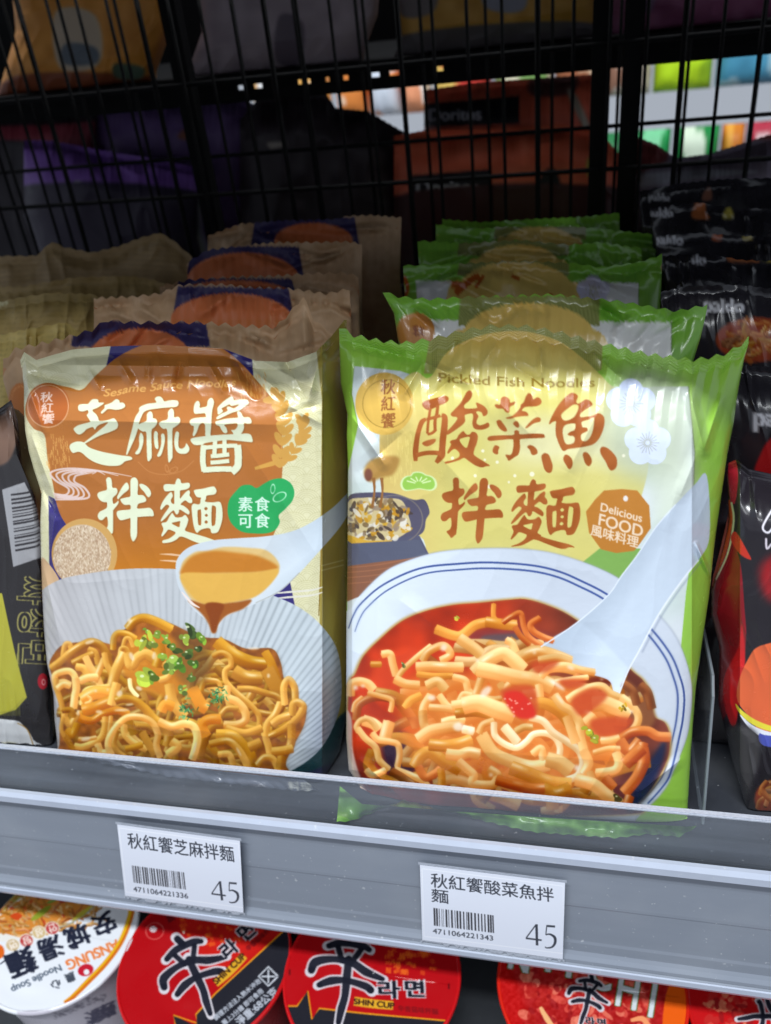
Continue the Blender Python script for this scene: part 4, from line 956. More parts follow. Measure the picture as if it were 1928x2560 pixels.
def rear_sesame(x0, x1, y0, y1, band, dome, left=False):
    """the top of a sesame packet seen behind another: band (x0,x1,y0,y1), dome (cx,cy,rx,ry)"""
    cv = Canvas(x0, y0, x1, y1, .5, C(192, 158, 122)); cv.grain(.1, 60, int(band[0])); cv.grain(.06, 12, int(band[1]))
    cv.poly([(band[0], band[2]), (band[1], band[2] + 4), (band[1] + 12, band[3]), (band[0] - 12, band[3])], C(48, 42, 88), sm=False)
    cx, cy, rx, ry = dome; cv.ell(cx, cy, rx, ry, C(206, 112, 66)); cv.poly([(cx - rx, cy), (cx + rx, cy), (cx + rx * 1.2, cy + 500), (cx - rx * 1.2, cy + 500)], C(202, 112, 56), sm=False)
    for i, x in enumerate(np.random.default_rng(int(cx)).uniform(cx + rx * .6, cx + rx * 1.02, 26)): cv.line([(x, cy - ry * .25 + (i % 7) * 5), (x + 2, cy - ry * .25 + (i % 7) * 5 + 8)], 1.4, C(226, 168, 120), .7, sm=False)
    if left: cv.ell(52, 1010, 30, 52, C(200, 118, 52)); cv.ell(52, 1010, 24, 44, C(226, 160, 100), hole=.94)
    for y in np.arange(y0, y1, 3.): cv.line([(x0, y), (x1, y + 2)], .9, C(150, 120, 90), .16, sm=False)
    return cv
def rear_pickled(x0, x1, y0, y1, band, dome, panel, flower=None, title=None, seal=None):
    cv = Canvas(x0, y0, x1, y1, .6, C(128, 186, 66))
    for i, y in enumerate(np.arange(y0, y1, 5.)): cv.line([(x0, y), (x1, y + 3)], 1.2, C(86, 150, 60), .28, sm=False)
    if panel: cv.poly([(panel[0], panel[2]), (panel[1], panel[2] + 6), (panel[1], y1), (panel[0] + 30, y1)], C(226, 228, 226), sm=False); cv.line([(panel[1], panel[2]), (panel[1], y1)], 2, C(90, 120, 60), sm=False)
    cv.poly([(band[0], band[2]), (band[1], band[2]), (band[1], band[3]), (band[0] - 6, band[3])], C(140, 146, 86), sm=False)
    for x in np.arange(band[0], band[1], 5.): cv.line([(x, band[2]), (x - 2, band[3])], 1.6, C(104, 108, 56), .6, sm=False)
    cx, cy, rx, ry = dome; cv.ell(cx, cy, rx, ry, C(222, 190, 104)); cv.poly([(cx - rx * 1.25, cy + ry * .5), (cx - rx * .8, cy - ry * .3), (cx + rx * .8, cy - ry * .3), (cx + rx * 1.25, cy + ry * .6), (cx + rx * 1.3, y1), (cx - rx * 1.4, y1)], C(222, 192, 104))
    if seal: cv.ell(seal[0], seal[1], seal[2], seal[2], C(206, 140, 66)); tc(cv, '秋', (seal[0] + 8, seal[1] - 2), (30, 0), (0, -28), C(140, 70, 30))
    if title:
        for q, w in title: cv.line(pts(q), w, C(184, 92, 34))
    if flower: plum(cv, flower[0], flower[1], flower[2], C(206, 204, 226))
    return cv
def rear_black(x0, x1, y0, y1, words, patches):
    cv = Canvas(x0, y0, x1, y1, .6, C(38, 36, 42))
    for t_, x, y, s in words:
        cv.text(t_, (x, y), (s, 1), (0, -s), C(120, 118, 122), .1); cv.text(t_, (x, y), (s, 1), (0, -s), C(206, 206, 212), .035)
    for p, c_ in patches: cv.poly(pts(p), C(*c_), soft=2)
    return cv
def food_patch(cv, cx, cy, rx, ry, seed):
    cv.ell(cx, cy, rx, ry, C(150, 62, 34), soft=3)
    filler(cv, lambda x, y: (x - cx) ** 2 / rx ** 2 + (y - cy) ** 2 / ry ** 2 < 1, 60, (cx - rx, cy - ry, cx + rx, cy + ry), 13, 'sosb', seed)
def side_black():
    cv = Canvas(-160, 960, 150, 1960, .8, C(46, 44, 46))
    cv.poly(pts("-100,1020 0,1040 30,1010 45,1080 30,1140 0,1165 -80,1170"), C(110, 84, 70), soft=3)
    cv.poly(pts("6,1225 62,1206 104,1290 104,1394 34,1418 22,1330"), C(156, 156, 160), sm=False)
    g = np.random.default_rng(4); y = 1238.
    while y < 1384:
        w = g.choice([2, 3.5, 5]); k = (y - 1238) / 150
        cv.line([(28 + 12 * k, y), (70 + 20 * k, y - 6 - 4 * k), (100, y - 16)], w, C(50, 48, 52)); y += w + g.choice([3, 4.5, 7])
    for ch, y in (('짜', 1480), ('장', 1560), ('면', 1635)):
        c = np.array([86, y]); 
        for b, c_ in ((.06, C(150, 142, 84)), (.012, C(40, 38, 40))): tc(cv, ch, c, (-4, 78), (84, 4), c_, b)
    cv.ell(108, 1704, 13, 20, C(170, 30, 44)); cv.ell(110, 1706, 5, 8, C(226, 150, 150), hole=.6)
    cv.poly(pts("-160,1480 6,1484 22,1560 40,1640 56,1700 68,1744 40,1775 0,1788 -160,1800"), C(176, 170, 60), sm=False)
    for i in range(16): cv.line([(-10 + i * 4, 1790), (4 + i * 3, 1700 - i * 5)], 1.4, C(170, 170, 60), .5)
    cv.line([(0, 1782), (30, 1776), (60, 1746)], 2, C(150, 146, 60))
    cv.poly(pts("-160,1800 20,1800 60,1815 84,1850 90,1880 -160,1960"), C(222, 224, 226)); cv.line([(44, 1808), (70, 1826), (86, 1872)], 2.5, C(170, 130, 60))
    cv.poly(pts("40,1860 -60,1880 -100,1940 60,1930"), C(214, 206, 130), soft=3)
    return cv
def hot_black():
    cv = Canvas(1740, 1120, 2260, 2080, .8, C(34, 30, 36))
    cv.poly(pts("1760,1380 1815,1330 1850,1400 1862,1520 1866,1600 1850,1700 1815,1790 1770,1800 1760,1500"), C(132, 20, 30)); cv.poly(pts("1822,1160 1840,1150 1846,1200 1838,1260 1824,1240"), C(170, 34, 50))
    cv.poly(pts("1846,1620 1856,1560 1864,1650 1852,1730 1838,1820 1816,1780 1810,1700"), C(206, 30, 34), soft=2)
    cv.line([(1822, 1250), (1828, 1300), (1812, 1380), (1786, 1440)], 9, C(216, 84, 36)); cv.line([(1829, 1256), (1835, 1304), (1820, 1384), (1790, 1450)], 5, C(214, 214, 170))
    cv.poly(pts("1840,1330 1870,1380 1878,1400 1850,1385 1828,1350"), C(196, 50, 34))
    cv.line([(1940, 1262), (1916, 1300), (1908, 1322), (1922, 1332), (1940, 1310)], 5, C(226, 222, 230)); cv.line([(1916, 1346), (1918, 1372), (1930, 1360)], 5, C(216, 206, 216))
    cv.poly(pts("1900,1420 1960,1380 2100,1370 2100,1480 1980,1500 1920,1500"), C(150, 24, 30), soft=10)
    # bowl with plain bands
    cv.poly(pts("1842,1740 1870,1650 1920,1610 2100,1600 2100,1850 1928,1850 1880,1800"), C(222, 100, 56)); cv.poly(pts("1840,1760 1860,1780 1900,1805 1960,1820 2100,1822 2100,1836 1960,1834 1890,1816 1850,1784"), C(230, 214, 60)); cv.poly(pts("1850,1786 1890,1818 1960,1836 2100,1840 2100,1880 1940,1856 1880,1826"), C(226, 228, 238))
    cv.poly(pts("1900,1834 1928,1840 2100,1850 2100,1880 1940,1870 1902,1858"), C(74, 84, 176)); cv.poly(pts("1790,1860 1830,1815 1890,1830 1900,1900 1880,1960 1850,2040 1800,2030"), C(70, 68, 70), soft=6)
    food_patch(cv, 1945, 2000, 58, 52, 5)
    for x in (1760, 1775): cv.line([(x, 1870), (x + 40, 1935)], 2, C(170, 60, 76))
    return cv
def chips(x0, x1, y0, y1, col, band=None, word=None, spots=()):
    cv = Canvas(x0, y0, x1, y1, .45, C(*col)); cv.grain(.12, 30, int(x0) % 97 + 3)
    if band: cv.poly(pts(band), C(28, 26, 32), sm=False)
    if word: t_, x, y, s = word; cv.text(t_, (x, y), (s, -1), (0, -s), C(206, 206, 214), .04)
    for p, c_ in spots: cv.poly(pts(p), C(*c_), soft=4)
    return cv
# ================================================================= build
FILM = mat('printed glossy film', attr='Print', rough=.23, spec=.55, coat=.3, bscale=260., bump=.00010)
FILM_M = mat('printed matt film', attr='Print', rough=.5, spec=.35, bscale=700., bump=.00003)
FILM_B = mat('black glossy film', attr='Print', rough=.24, spec=.55, coat=.3, bscale=500.)
LIDM = mat('printed lid foil', attr='Print', rough=.3, spec=.5, coat=.2, bscale=200., bump=.00003)
PAPER = mat('printed label paper', attr='Print', rough=.6, spec=.25, bscale=1500., bump=.00002)
RAIL = mat('grey blue rail plastic', (130, 137, 149), rough=.4, spec=.45, bscale=40., var=.07, bstretch=(.15, 3, 3), dust=.5)
RAILW = mat('pale rail edge', (178, 186, 202), rough=.35, spec=.5, bscale=90., var=.08, dust=.6)
STEEL = mat('dark powder coated steel', (52, 55, 60), rough=.55, spec=.4, bscale=300., var=.15, bump=.00005)
STEELG = mat('grey shelf steel', (46, 49, 56), rough=.5, spec=.4, bscale=120., var=.15, dust=.5, bump=.00004)
BLACK = mat('black wire coating', (11, 11, 13), rough=.75, spec=.15, bscale=200.)
def clear(name, tint, k, rough=.12):
    m = bpy.data.materials.new(name); m.use_nodes = True; nt = m.node_tree; N = nt.nodes; b = N['Principled BSDF']
    b.inputs['Base Color'].default_value = tuple(lin(np.array(tint) / 255.)) + (1,); b.inputs['Roughness'].default_value = rough; b.inputs['Specular IOR Level'].default_value = .6
    tr = N.new('ShaderNodeBsdfTransparent'); tr.inputs[0].default_value = (.96, .97, .98, 1)
    mx = N.new('ShaderNodeMixShader'); nz = N.new('ShaderNodeTexNoise'); nz.inputs['Scale'].default_value = 35.; nz.inputs['Detail'].default_value = 6
    tc_ = N.new('ShaderNodeTexCoord'); mp = N.new('ShaderNodeMapping'); mp.inputs['Scale'].default_value = (.3, 1, 2); nt.links.new(tc_.outputs['Object'], mp.inputs[0]); nt.links.new(mp.outputs[0], nz.inputs['Vector'])
    mr = N.new('ShaderNodeMapRange'); mr.inputs['From Min'].default_value = .3; mr.inputs['From Max'].default_value = .7; mr.inputs['To Min'].default_value = k * .6; mr.inputs['To Max'].default_value = k * 1.5
    nt.links.new(nz.outputs['Fac'], mr.inputs['Value']); nt.links.new(mr.outputs[0], mx.inputs[0]); nt.links.new(tr.outputs[0], mx.inputs[1]); nt.links.new(b.outputs[0], mx.inputs[2])
    nt.links.new(mx.outputs[0], N['Material Output'].inputs['Surface']); return m
ACRYL = clear('scuffed acrylic with painted reflection', (150, 158, 170), .2)  # grey mixed in as milky reflection of the surroundings, noise as smudges
ACRYL_D = clear('clear divider acrylic', (150, 160, 170), .22)
ACRYL_E = mat('frosted acrylic cut edge', (172, 178, 190), rough=.5, spec=.5, bscale=900., var=.25, bump=.0003)

DEDGE = mat('grey cut edge', (120, 128, 134), rough=.3)
def proj(P):
    v = np.asarray(P) - EYE; c = [v @ np.array([XA[i], YA[i], ZU[i]]) for i in range(3)]
    return 964 + F * c[0] / c[2], 1280 + F * c[1] / c[2]
def ip(tab, x): tab = np.array(sorted(tab), float); return np.interp(x, tab[:, 0], tab[:, 1])
def crease(nx, ny, seed, wx, wy, t):
    """film wrinkles: ridges running down from the seals, metres"""
    a = vnoise(ny, nx, ny * .22, seed, nx * .085); b = vnoise(ny, nx, ny * .12, seed + 1, nx * .13)
    jx = np.clip(np.arange(nx)[None] + (nx * .12 * (vnoise(ny, nx, ny * .2, seed + 5) - .5)), 0, nx - 1).astype(int); jy = np.arange(ny)[:, None]; a = blur(a[jy, jx], 2); b = blur(b[jy, jx], 2)
    r = (1 - np.abs(2 * a - 1)) ** 2 * .9 + (1 - np.abs(2 * b - 1)) ** 3 * .8
    return (r - .6) * wx + (vnoise(ny, nx, ny * .16, seed + 2, nx * .2) - .5) * wy
def packet(name, label, cat, group, cv, top, left, right, bot=None, y0=.3, k=.165, B=.014, back=.03, zig=(5, 34), nx=260, ny=300, seal=22, seed=1, m=None,
           bx=None, roll=(), wr=(.0012, .0022), lines=(), fold=None, zoff=0., prof=4.):
    """pillow packet leaning on the plane Y = y0 + k z. top/bot: outline points, left/right: (y, x) outline"""
    m = m or FILM
    s = np.linspace(0, 1, nx)[None]; t = np.linspace(0, 1, ny)[:, None] ** .92
    xl0, xr0 = left[0][1], right[0][1]
    yt = ip(top, xl0 + (xr0 - xl0) * s)
    if zig: yt = yt - zig[0] * 1.25 * (2 * np.abs(((xl0 + (xr0 - xl0) * s) / zig[1] + .3 * np.sin(s * 9 + seed)) % 1 - .5) - .5)
    if bot is not None: yb = ip(bot, left[-1][1] + (right[-1][1] - left[-1][1]) * s)
    else:
        Pl, Pr = proj([bx[0], y0, .002 + zoff]), proj([bx[1], y0, .002 + zoff]); yb = Pl[1] + (Pr[1] - Pl[1]) * s
        left = left + [(Pl[1], Pl[0])]; right = right + [(Pr[1], Pr[0])]
    py = yt + (yb - yt) * t
    pym = yt.mean() + (yb.mean() - yt.mean()) * t
    px = ip(left, pym) * (1 - s) + ip(right, pym) * s
    u = np.abs(2 * s - 1)
    sealt = (py - yt) / seal                                   # 0 at the cut edge, 1 below the crimp
    rise = np.clip(sealt - 1, 0, 7) / 7; rise = np.sin(rise * math.pi / 2) ** .8
    low = np.clip((yb - py) / (5 * seal), 0, 1) ** .5
    b = B * (1 - u ** prof) ** .5 * rise * (.25 + .75 * low)
    w = crease(nx, ny, seed, wr[0], wr[1], t); env = .28 + .95 * np.exp(-((np.clip(sealt - 1, 0, 99)) / 3.2) ** 1.3) + .5 * np.exp(-((1 - t) / .09)) + .35 * u ** 6
    b = b + w * env * np.clip(sealt * .6, 0, 1)
    for x1_, y1_, x2_, y2_, h_, w_ in lines:                    # sharp film creases
        dx_, dy_ = x2_ - x1_, y2_ - y1_; L2 = dx_ * dx_ + dy_ * dy_
        q = np.clip(((px - x1_) * dx_ + (py - y1_) * dy_) / L2, 0, 1)
        d_ = np.hypot(px - x1_ - q * dx_, py - y1_ - q * dy_)
        b = b + 1.25 * h_ * np.maximum(1 - d_ / w_, 0) ** 1.4 * np.sin(np.clip(q * .92 + .04, 0, 1) * math.pi) ** .5
    crimp = np.where(sealt < 1, .00022 * np.sin(sealt * math.pi * 9), 0); b = b + crimp
    b = b + .0035 * np.clip(1 - sealt / 2.5, 0, 1) * np.sin(s * 7 + seed) * .8
    for x_a, x_b, d, side in roll:                              # side panels turning away
        q = np.clip((px - x_a) / (x_b - x_a), 0, 1) if side > 0 else np.clip((x_a - px) / (x_a - x_b), 0, 1)
        b = b - d * q ** .85
    if fold: b = b - fold[1] * np.clip((fold[0] - py) / 60, 0, 1.6) ** 1.3
    P = at_lean(px, py, y0, k, b)
    P[..., 2] = np.maximum(P[..., 2], .0015 + zoff)
    col = cv.sample(px + 0 * py, py)
    base = (float(P[-1, :, 0].mean()), float(P[-1, :, 1].mean()), zoff)
    root = thing(name, label, cat, base, group=group)
    ns = int(np.argmax((sealt.mean(1) > 1)))
    grid_obj('top_seal', P[:ns + 1], m, root, col[:ns + 1])
    # front and back of the body, one closed skin
    cs = max(nx // 60, 1); rs = max(ny // 50, 1)
    rows = np.unique(np.r_[np.arange(ns, ny, rs), ny - 1]); cols = np.unique(np.r_[np.arange(0, nx, cs), nx - 1])
    Q = at_lean(px, py, y0, k, 0 * b + np.minimum(b, 0))[np.ix_(rows, cols)]
    Q[..., 1] += back * ((1 - (u[0, cols] ** 3)) ** .5)[None] * np.clip(rise, 0, 1)[np.ix_(rows, cols)] if rise.shape[1] > 1 else 0
    Q[0] = P[ns][cols]; Q[:, 0] = P[rows, 0]; Q[:, -1] = P[rows, -1]; Q[..., 2] = np.maximum(Q[..., 2], .0015 + zoff)
    fr_ = P[ns:]; n1 = fr_.shape[0] * nx
    V = np.concatenate([fr_.reshape(-1, 3), Q.reshape(-1, 3)]); Cc = np.concatenate([col[ns:].reshape(-1, 3), np.broadcast_to(col[ns:].reshape(-1, 3).mean(0), (Q.size // 3, 3))])
    mesh_np('body', V, np.concatenate([quads(fr_.shape[0], nx), quads(len(rows), len(cols), n1, True)]), m, root, Cc)
    adopt(root); return root
def floor_seal(root, pts_top, pts_bot, cv, n=220, z0=.004, lift=.006, seed=3, zig=(4, 32), m=None):
    """the bottom seal flaring out over the shelf floor"""
    s = np.linspace(0, 1, n)[None]; t = np.linspace(0, 1, 26)[:, None]
    a, b = np.array(pts_top, float), np.array(pts_bot, float)
    xa, xb = a[0, 0] + (a[-1, 0] - a[0, 0]) * s, b[0, 0] + (b[-1, 0] - b[0, 0]) * s
    ya, yb = np.interp(xa, a[:, 0], a[:, 1]), np.interp(xb, b[:, 0], b[:, 1])
    yb = yb + zig[0] * (2 * np.abs((xb / zig[1]) % 1 - .5) - .5)
    px, py = xa + (xb - xa) * t, ya + (yb - ya) * t
    z = z0 + lift * (1 - t) + .002 * np.sin(s * 23 + seed) * t + .003 * (vnoise(26, n, 12, seed, 20) - .3)
    P = at_z(px, py, np.maximum(z, .0012))
    P = P - np.array(root.location)
    return grid_obj('bottom_seal', P, m or FILM, root, cv.sample(px, np.minimum(py, cv.y0 + (cv.h - 3) / cv.sc)))

# ---- front packets
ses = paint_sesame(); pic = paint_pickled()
SG, PG = 'sesame noodle packets in the left row', 'pickled fish noodle packets in the right row'
hs = packet('noodle_packet', 'brown and cream sesame noodle packet at the very front, its whole noodle bowl showing', 'noodle packet', SG, ses,
    [(48, 905), (60, 880), (90, 900), (130, 888), (180, 874), (270, 866), (400, 862), (560, 872), (640, 902), (720, 905), (790, 880), (830, 840), (862, 800), (880, 800)],
    [(870, 50), (940, 60), (1000, 60), (1060, 63), (1115, 72), (1165, 85), (1225, 104), (1300, 101), (1400, 103), (1500, 106), (1600, 111), (1680, 118), (1760, 134), (1830, 137), (1890, 144)],
    [(790, 868), (1000, 866), (1150, 872), (1500, 872), (1750, 872), (1850, 850), (1950, 790)],
    [(144, 1893), (300, 1910), (500, 1930), (700, 1948), (800, 1962)], y0=.249, k=.15, B=.013, back=.02, zig=None, nx=560, ny=720, seal=20, seed=5, roll=((806, 880, .022, 1),), fold=(905, .006), wr=(.0010, .0022),
    lines=[(150, 912, 620, 918, .0022, 26), (225, 925, 250, 975, .0016, 16), (300, 905, 330, 960, .0018, 18), (372, 905, 372, 955, .0015, 14), (452, 905, 440, 965, -.0018, 16), (520, 905, 560, 985, .0020, 18), (590, 900, 640, 985, -.0018, 18), (660, 905, 800, 980, .0026, 24), (700, 880, 760, 985, -.0022, 20), (810, 850, 770, 1000, .0030, 22), (640, 930, 720, 1000, .0016, 14),
           (75, 935, 200, 962, -.0022, 20), (65, 950, 110, 1080, .0018, 16), (80, 1090, 135, 1240, .0022, 18), (105, 1215, 140, 1290, -.0018, 14), (140, 1270, 125, 1400, .0016, 14), (715, 1010, 805, 1060, .0014, 18), (700, 1040, 800, 1010, -.0012, 16), (120, 1050, 700, 1062, .0016, 46), (110, 1420, 150, 1600, .0012, 18), (116, 1640, 150, 1800, .0016, 18), (600, 1090, 800, 1400, .0007, 40)])
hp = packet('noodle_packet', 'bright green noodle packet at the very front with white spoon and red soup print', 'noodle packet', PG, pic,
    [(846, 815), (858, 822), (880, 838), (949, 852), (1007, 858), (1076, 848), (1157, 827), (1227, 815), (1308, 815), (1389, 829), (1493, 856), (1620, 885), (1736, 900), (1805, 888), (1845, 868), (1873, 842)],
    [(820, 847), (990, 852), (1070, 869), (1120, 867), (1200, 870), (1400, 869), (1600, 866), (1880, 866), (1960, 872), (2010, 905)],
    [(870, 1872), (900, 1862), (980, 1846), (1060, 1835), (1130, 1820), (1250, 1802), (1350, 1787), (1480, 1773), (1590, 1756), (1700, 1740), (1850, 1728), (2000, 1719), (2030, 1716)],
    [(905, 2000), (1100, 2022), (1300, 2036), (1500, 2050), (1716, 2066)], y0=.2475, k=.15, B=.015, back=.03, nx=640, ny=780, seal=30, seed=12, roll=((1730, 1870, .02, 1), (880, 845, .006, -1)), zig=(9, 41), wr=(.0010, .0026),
    lines=[(860, 850, 1060, 905, -.0026, 22), (1060, 900, 1010, 985, .0026, 20), (1060, 905, 1170, 960, .0024, 18), (1085, 985, 1150, 930, -.0022, 18), (960, 905, 930, 960, .0014, 16), (1150, 850, 1130, 900, -.0014, 16), (1240, 860, 1210, 905, .0016, 20), (1350, 870, 1355, 935, .0022, 14), (1290, 920, 1360, 960, -.0020, 22), (1480, 880, 1560, 955, .0022, 20), (1560, 900, 1700, 940, -.0020, 24), (1700, 905, 1840, 880, .0022, 20), (1620, 920, 1600, 1000, .0016, 14),
           (1725, 980, 1760, 1130, .0026, 22), (1760, 1125, 1800, 1000, .0020, 20), (1740, 1140, 1700, 1240, .0012, 24), (1500, 1020, 1420, 1180, .0014, 40), (1240, 1000, 1330, 1090, .0014, 46), (880, 1040, 960, 1160, .0022, 22), (900, 1180, 1010, 1080, -.0014, 30), (1080, 1120, 1200, 1250, .0010, 50), (1700, 1200, 1660, 1330, .0006, 40), (1740, 1360, 1775, 1440, .0030, 10), (900, 1900, 1000, 1990, .0016, 20), (1600, 1980, 1700, 1900, .0018, 22), (1000, 1500, 1080, 1560, .0006, 40)])
GCV = Canvas(820, 1940, 1780, 2110, .5, C(104, 156, 62)); GCV.grain(.2, 14, 5)
GCV.text('125g', (890, 2000), (36, 2), (-2, -30), C(214, 226, 190), .03)
NCV = Canvas(100, 1860, 860, 2000, .5, C(96, 100, 112)); NCV.text('料理', (722, 1974), (30, 2), (-2, -24), C(190, 190, 180), .03)
floor_seal(hp, [(850, 1965), (905, 2010), (1300, 2040), (1716, 2066)], [(842, 2055), (880, 2052), (960, 2020), (1010, 2000), (1200, 2050), (1330, 2080), (1440, 2088), (1540, 2095), (1620, 2085), (1700, 2092), (1742, 2066)], GCV)
gs = floor_seal(hs, [(144, 1880), (400, 1912), (760, 1950)], [(150, 1890), (300, 1915), (420, 1942), (600, 1962), (740, 1978), (800, 1975)], NCV, seed=9)

def rl(kw):
    g = np.random.default_rng(kw['seed']); T_ = np.array(kw['top'], float); o = []
    for _ in range(12):
        x = g.uniform(T_[0, 0], T_[-1, 0]); y = float(np.interp(x, T_[:, 0], T_[:, 1])); s_ = g.choice([-1, 1])
        o.append((x, y + g.uniform(12, 30), x + s_ * g.uniform(40, 150), y + g.uniform(25, 90), float(g.choice([-1, 1])) * g.uniform(.0015, .0035), g.uniform(10, 26)))
    return o
# ---- packets behind, right row
TI = [("1010,690 1020,720 1010,750", 10), ("1140,735 1180,700 1200,690", 16), ("1210,690 1190,720", 9), ("1280,690 1300,700", 9), ("1380,735 1372,745", 12), ("1130,712 1168,716", 18)]
GR = [
 ('green noodle packet just behind the front one, dark gold dome under its jagged seal', dict(top=[(945, 728), (985, 742), (1060, 748), (1180, 742), (1380, 736), (1550, 754), (1690, 778), (1768, 762)], left=[(728, 945), (800, 985), (900, 1000)], right=[(760, 1768), (830, 1752), (900, 1730)], y0=.312, bx=(-.09, .05), seed=21, zig=(6, 36)),
  rear_pickled(900, 1800, 700, 1200, (1152, 1500, 740, 815), (1322, 842, 165, 84), (1000, 1680, 800), seal=(1040, 830, 48))),
 ('green noodle packet with white blossom print showing at its upper right, third from the front', dict(top=[(1008, 664), (1130, 660), (1300, 652), (1431, 658), (1500, 668), (1600, 655), (1656, 636)], left=[(655, 1008), (800, 1015)], right=[(640, 1656), (720, 1654), (850, 1648)], y0=.385, bx=(-.088, .045), seed=22, zig=(4, 30)),
  rear_pickled(980, 1700, 620, 1100, (1150, 1424, 650, 690), (1290, 720, 140, 66), (1040, 1598, 702), flower=(1484, 730, 42), title=TI)),
 ('crumpled green noodle packet in deep shade with small gold dome, fourth from the front', dict(top=[(1044, 602), (1160, 608), (1300, 600), (1420, 612), (1500, 606), (1604, 620)], left=[(602, 1044), (700, 1050)], right=[(620, 1604), (720, 1610)], y0=.43, bx=(-.085, .04), seed=23, zig=(4, 27)),
  rear_pickled(1010, 1650, 580, 1000, (1150, 1424, 600, 640), (1296, 662, 104, 50), None)),
 ('dark green noodle packet second from the back of the row', dict(top=[(1090, 560), (1160, 574), (1300, 564), (1440, 566), (1560, 578), (1655, 588)], left=[(560, 1090), (700, 1090)], right=[(585, 1655), (700, 1640)], y0=.475, bx=(-.08, .045), seed=24, zig=(3, 25)),
  rear_pickled(1060, 1700, 540, 900, (1240, 1466, 566, 600), (1350, 605, 88, 38), None)),
 ('rearmost green noodle packet, a ragged seal below the orange chip bag', dict(top=[(1106, 548), (1200, 556), (1330, 548), (1460, 542), (1548, 532)], left=[(548, 1106), (650, 1110)], right=[(532, 1548), (650, 1550)], y0=.52, bx=(-.08, .03), seed=25, zig=(3, 23)),
  rear_pickled(1080, 1600, 500, 850, (1200, 1460, 570, 600), (1340, 640, 60, 30), None))]
for lab, kw, cv in GR: packet('noodle_packet', lab, 'noodle packet', PG, cv, B=.012, nx=240, ny=200, seal=22, back=.022, wr=(.0011, .0060), lines=rl(kw), **kw)

# ---- packets behind, left row
SR = [
 ('sesame noodle packet right behind the front one, navy band and pale zigzag tips', dict(top=[(8, 900), (40, 872), (108, 858), (168, 843), (204, 833), (231, 824), (268, 800), (330, 806), (500, 806), (600, 814), (690, 818), (735, 770), (758, 742), (785, 800), (850, 846)], left=[(880, 8), (960, 28), (1100, 45), (1180, 62), (1400, 80)], right=[(800, 866), (900, 868)], y0=.29, bx=(-.235, -.1), seed=31, zig=(9, 37)),
  rear_sesame(0, 900, 720, 1400, (190, 515, 800, 868), (350, 900, 130, 78), left=True)),
 ('brown topped sesame noodle packet with sharp zigzag teeth, third from the front', dict(top=[(235, 745), (330, 742), (400, 734), (450, 712), (560, 711), (629, 719), (707, 720), (761, 726), (815, 735), (872, 722)], left=[(745, 235), (900, 235)], right=[(722, 874), (900, 884)], y0=.335, bx=(-.22, -.1), seed=32, zig=(6, 26)),
  rear_sesame(200, 920, 690, 1200, (446, 722, 716, 786), (580, 800, 152, 66))),
 ('sesame noodle packet whose teeth barely rise above the next one, fourth from the front', dict(top=[(400, 715), (470, 700), (587, 692), (680, 690), (776, 684), (857, 682), (896, 690)], left=[(700, 400), (850, 400)], right=[(682, 896), (850, 900)], y0=.362, bx=(-.215, -.105), seed=33, zig=(6, 25)),
  rear_sesame(380, 940, 660, 1100, (450, 730, 694, 740), (590, 745, 150, 44))),
 ('sesame noodle packet with wide dim orange dome, fifth from the front', dict(top=[(470, 655), (520, 625), (640, 610), (700, 606), (780, 606), (870, 604), (905, 610)], left=[(640, 468), (800, 466)], right=[(604, 905), (800, 905)], y0=.41, bx=(-.205, -.105), seed=34, zig=(5, 22)),
  rear_sesame(440, 940, 580, 1000, (480, 748, 614, 690), (610, 700, 140, 68))),
 ('rearmost sesame noodle packet with a small dark red dome in the shade', dict(top=[(520, 590), (600, 560), (700, 552), (840, 548), (870, 540), (930, 538), (1004, 544)], left=[(590, 520), (700, 520)], right=[(540, 1004), (700, 1000)], y0=.47, bx=(-.205, -.09), seed=35, zig=(4, 20)),
  rear_sesame(500, 1030, 500, 900, (640, 888, 540, 620), (785, 602, 98, 44)))]
for lab, kw, cv in SR: packet('noodle_packet', lab, 'noodle packet', SG, cv, B=.010, nx=240, ny=200, seal=24, back=.018, m=FILM_M, wr=(.0011, .0065), lines=rl(kw), **kw)

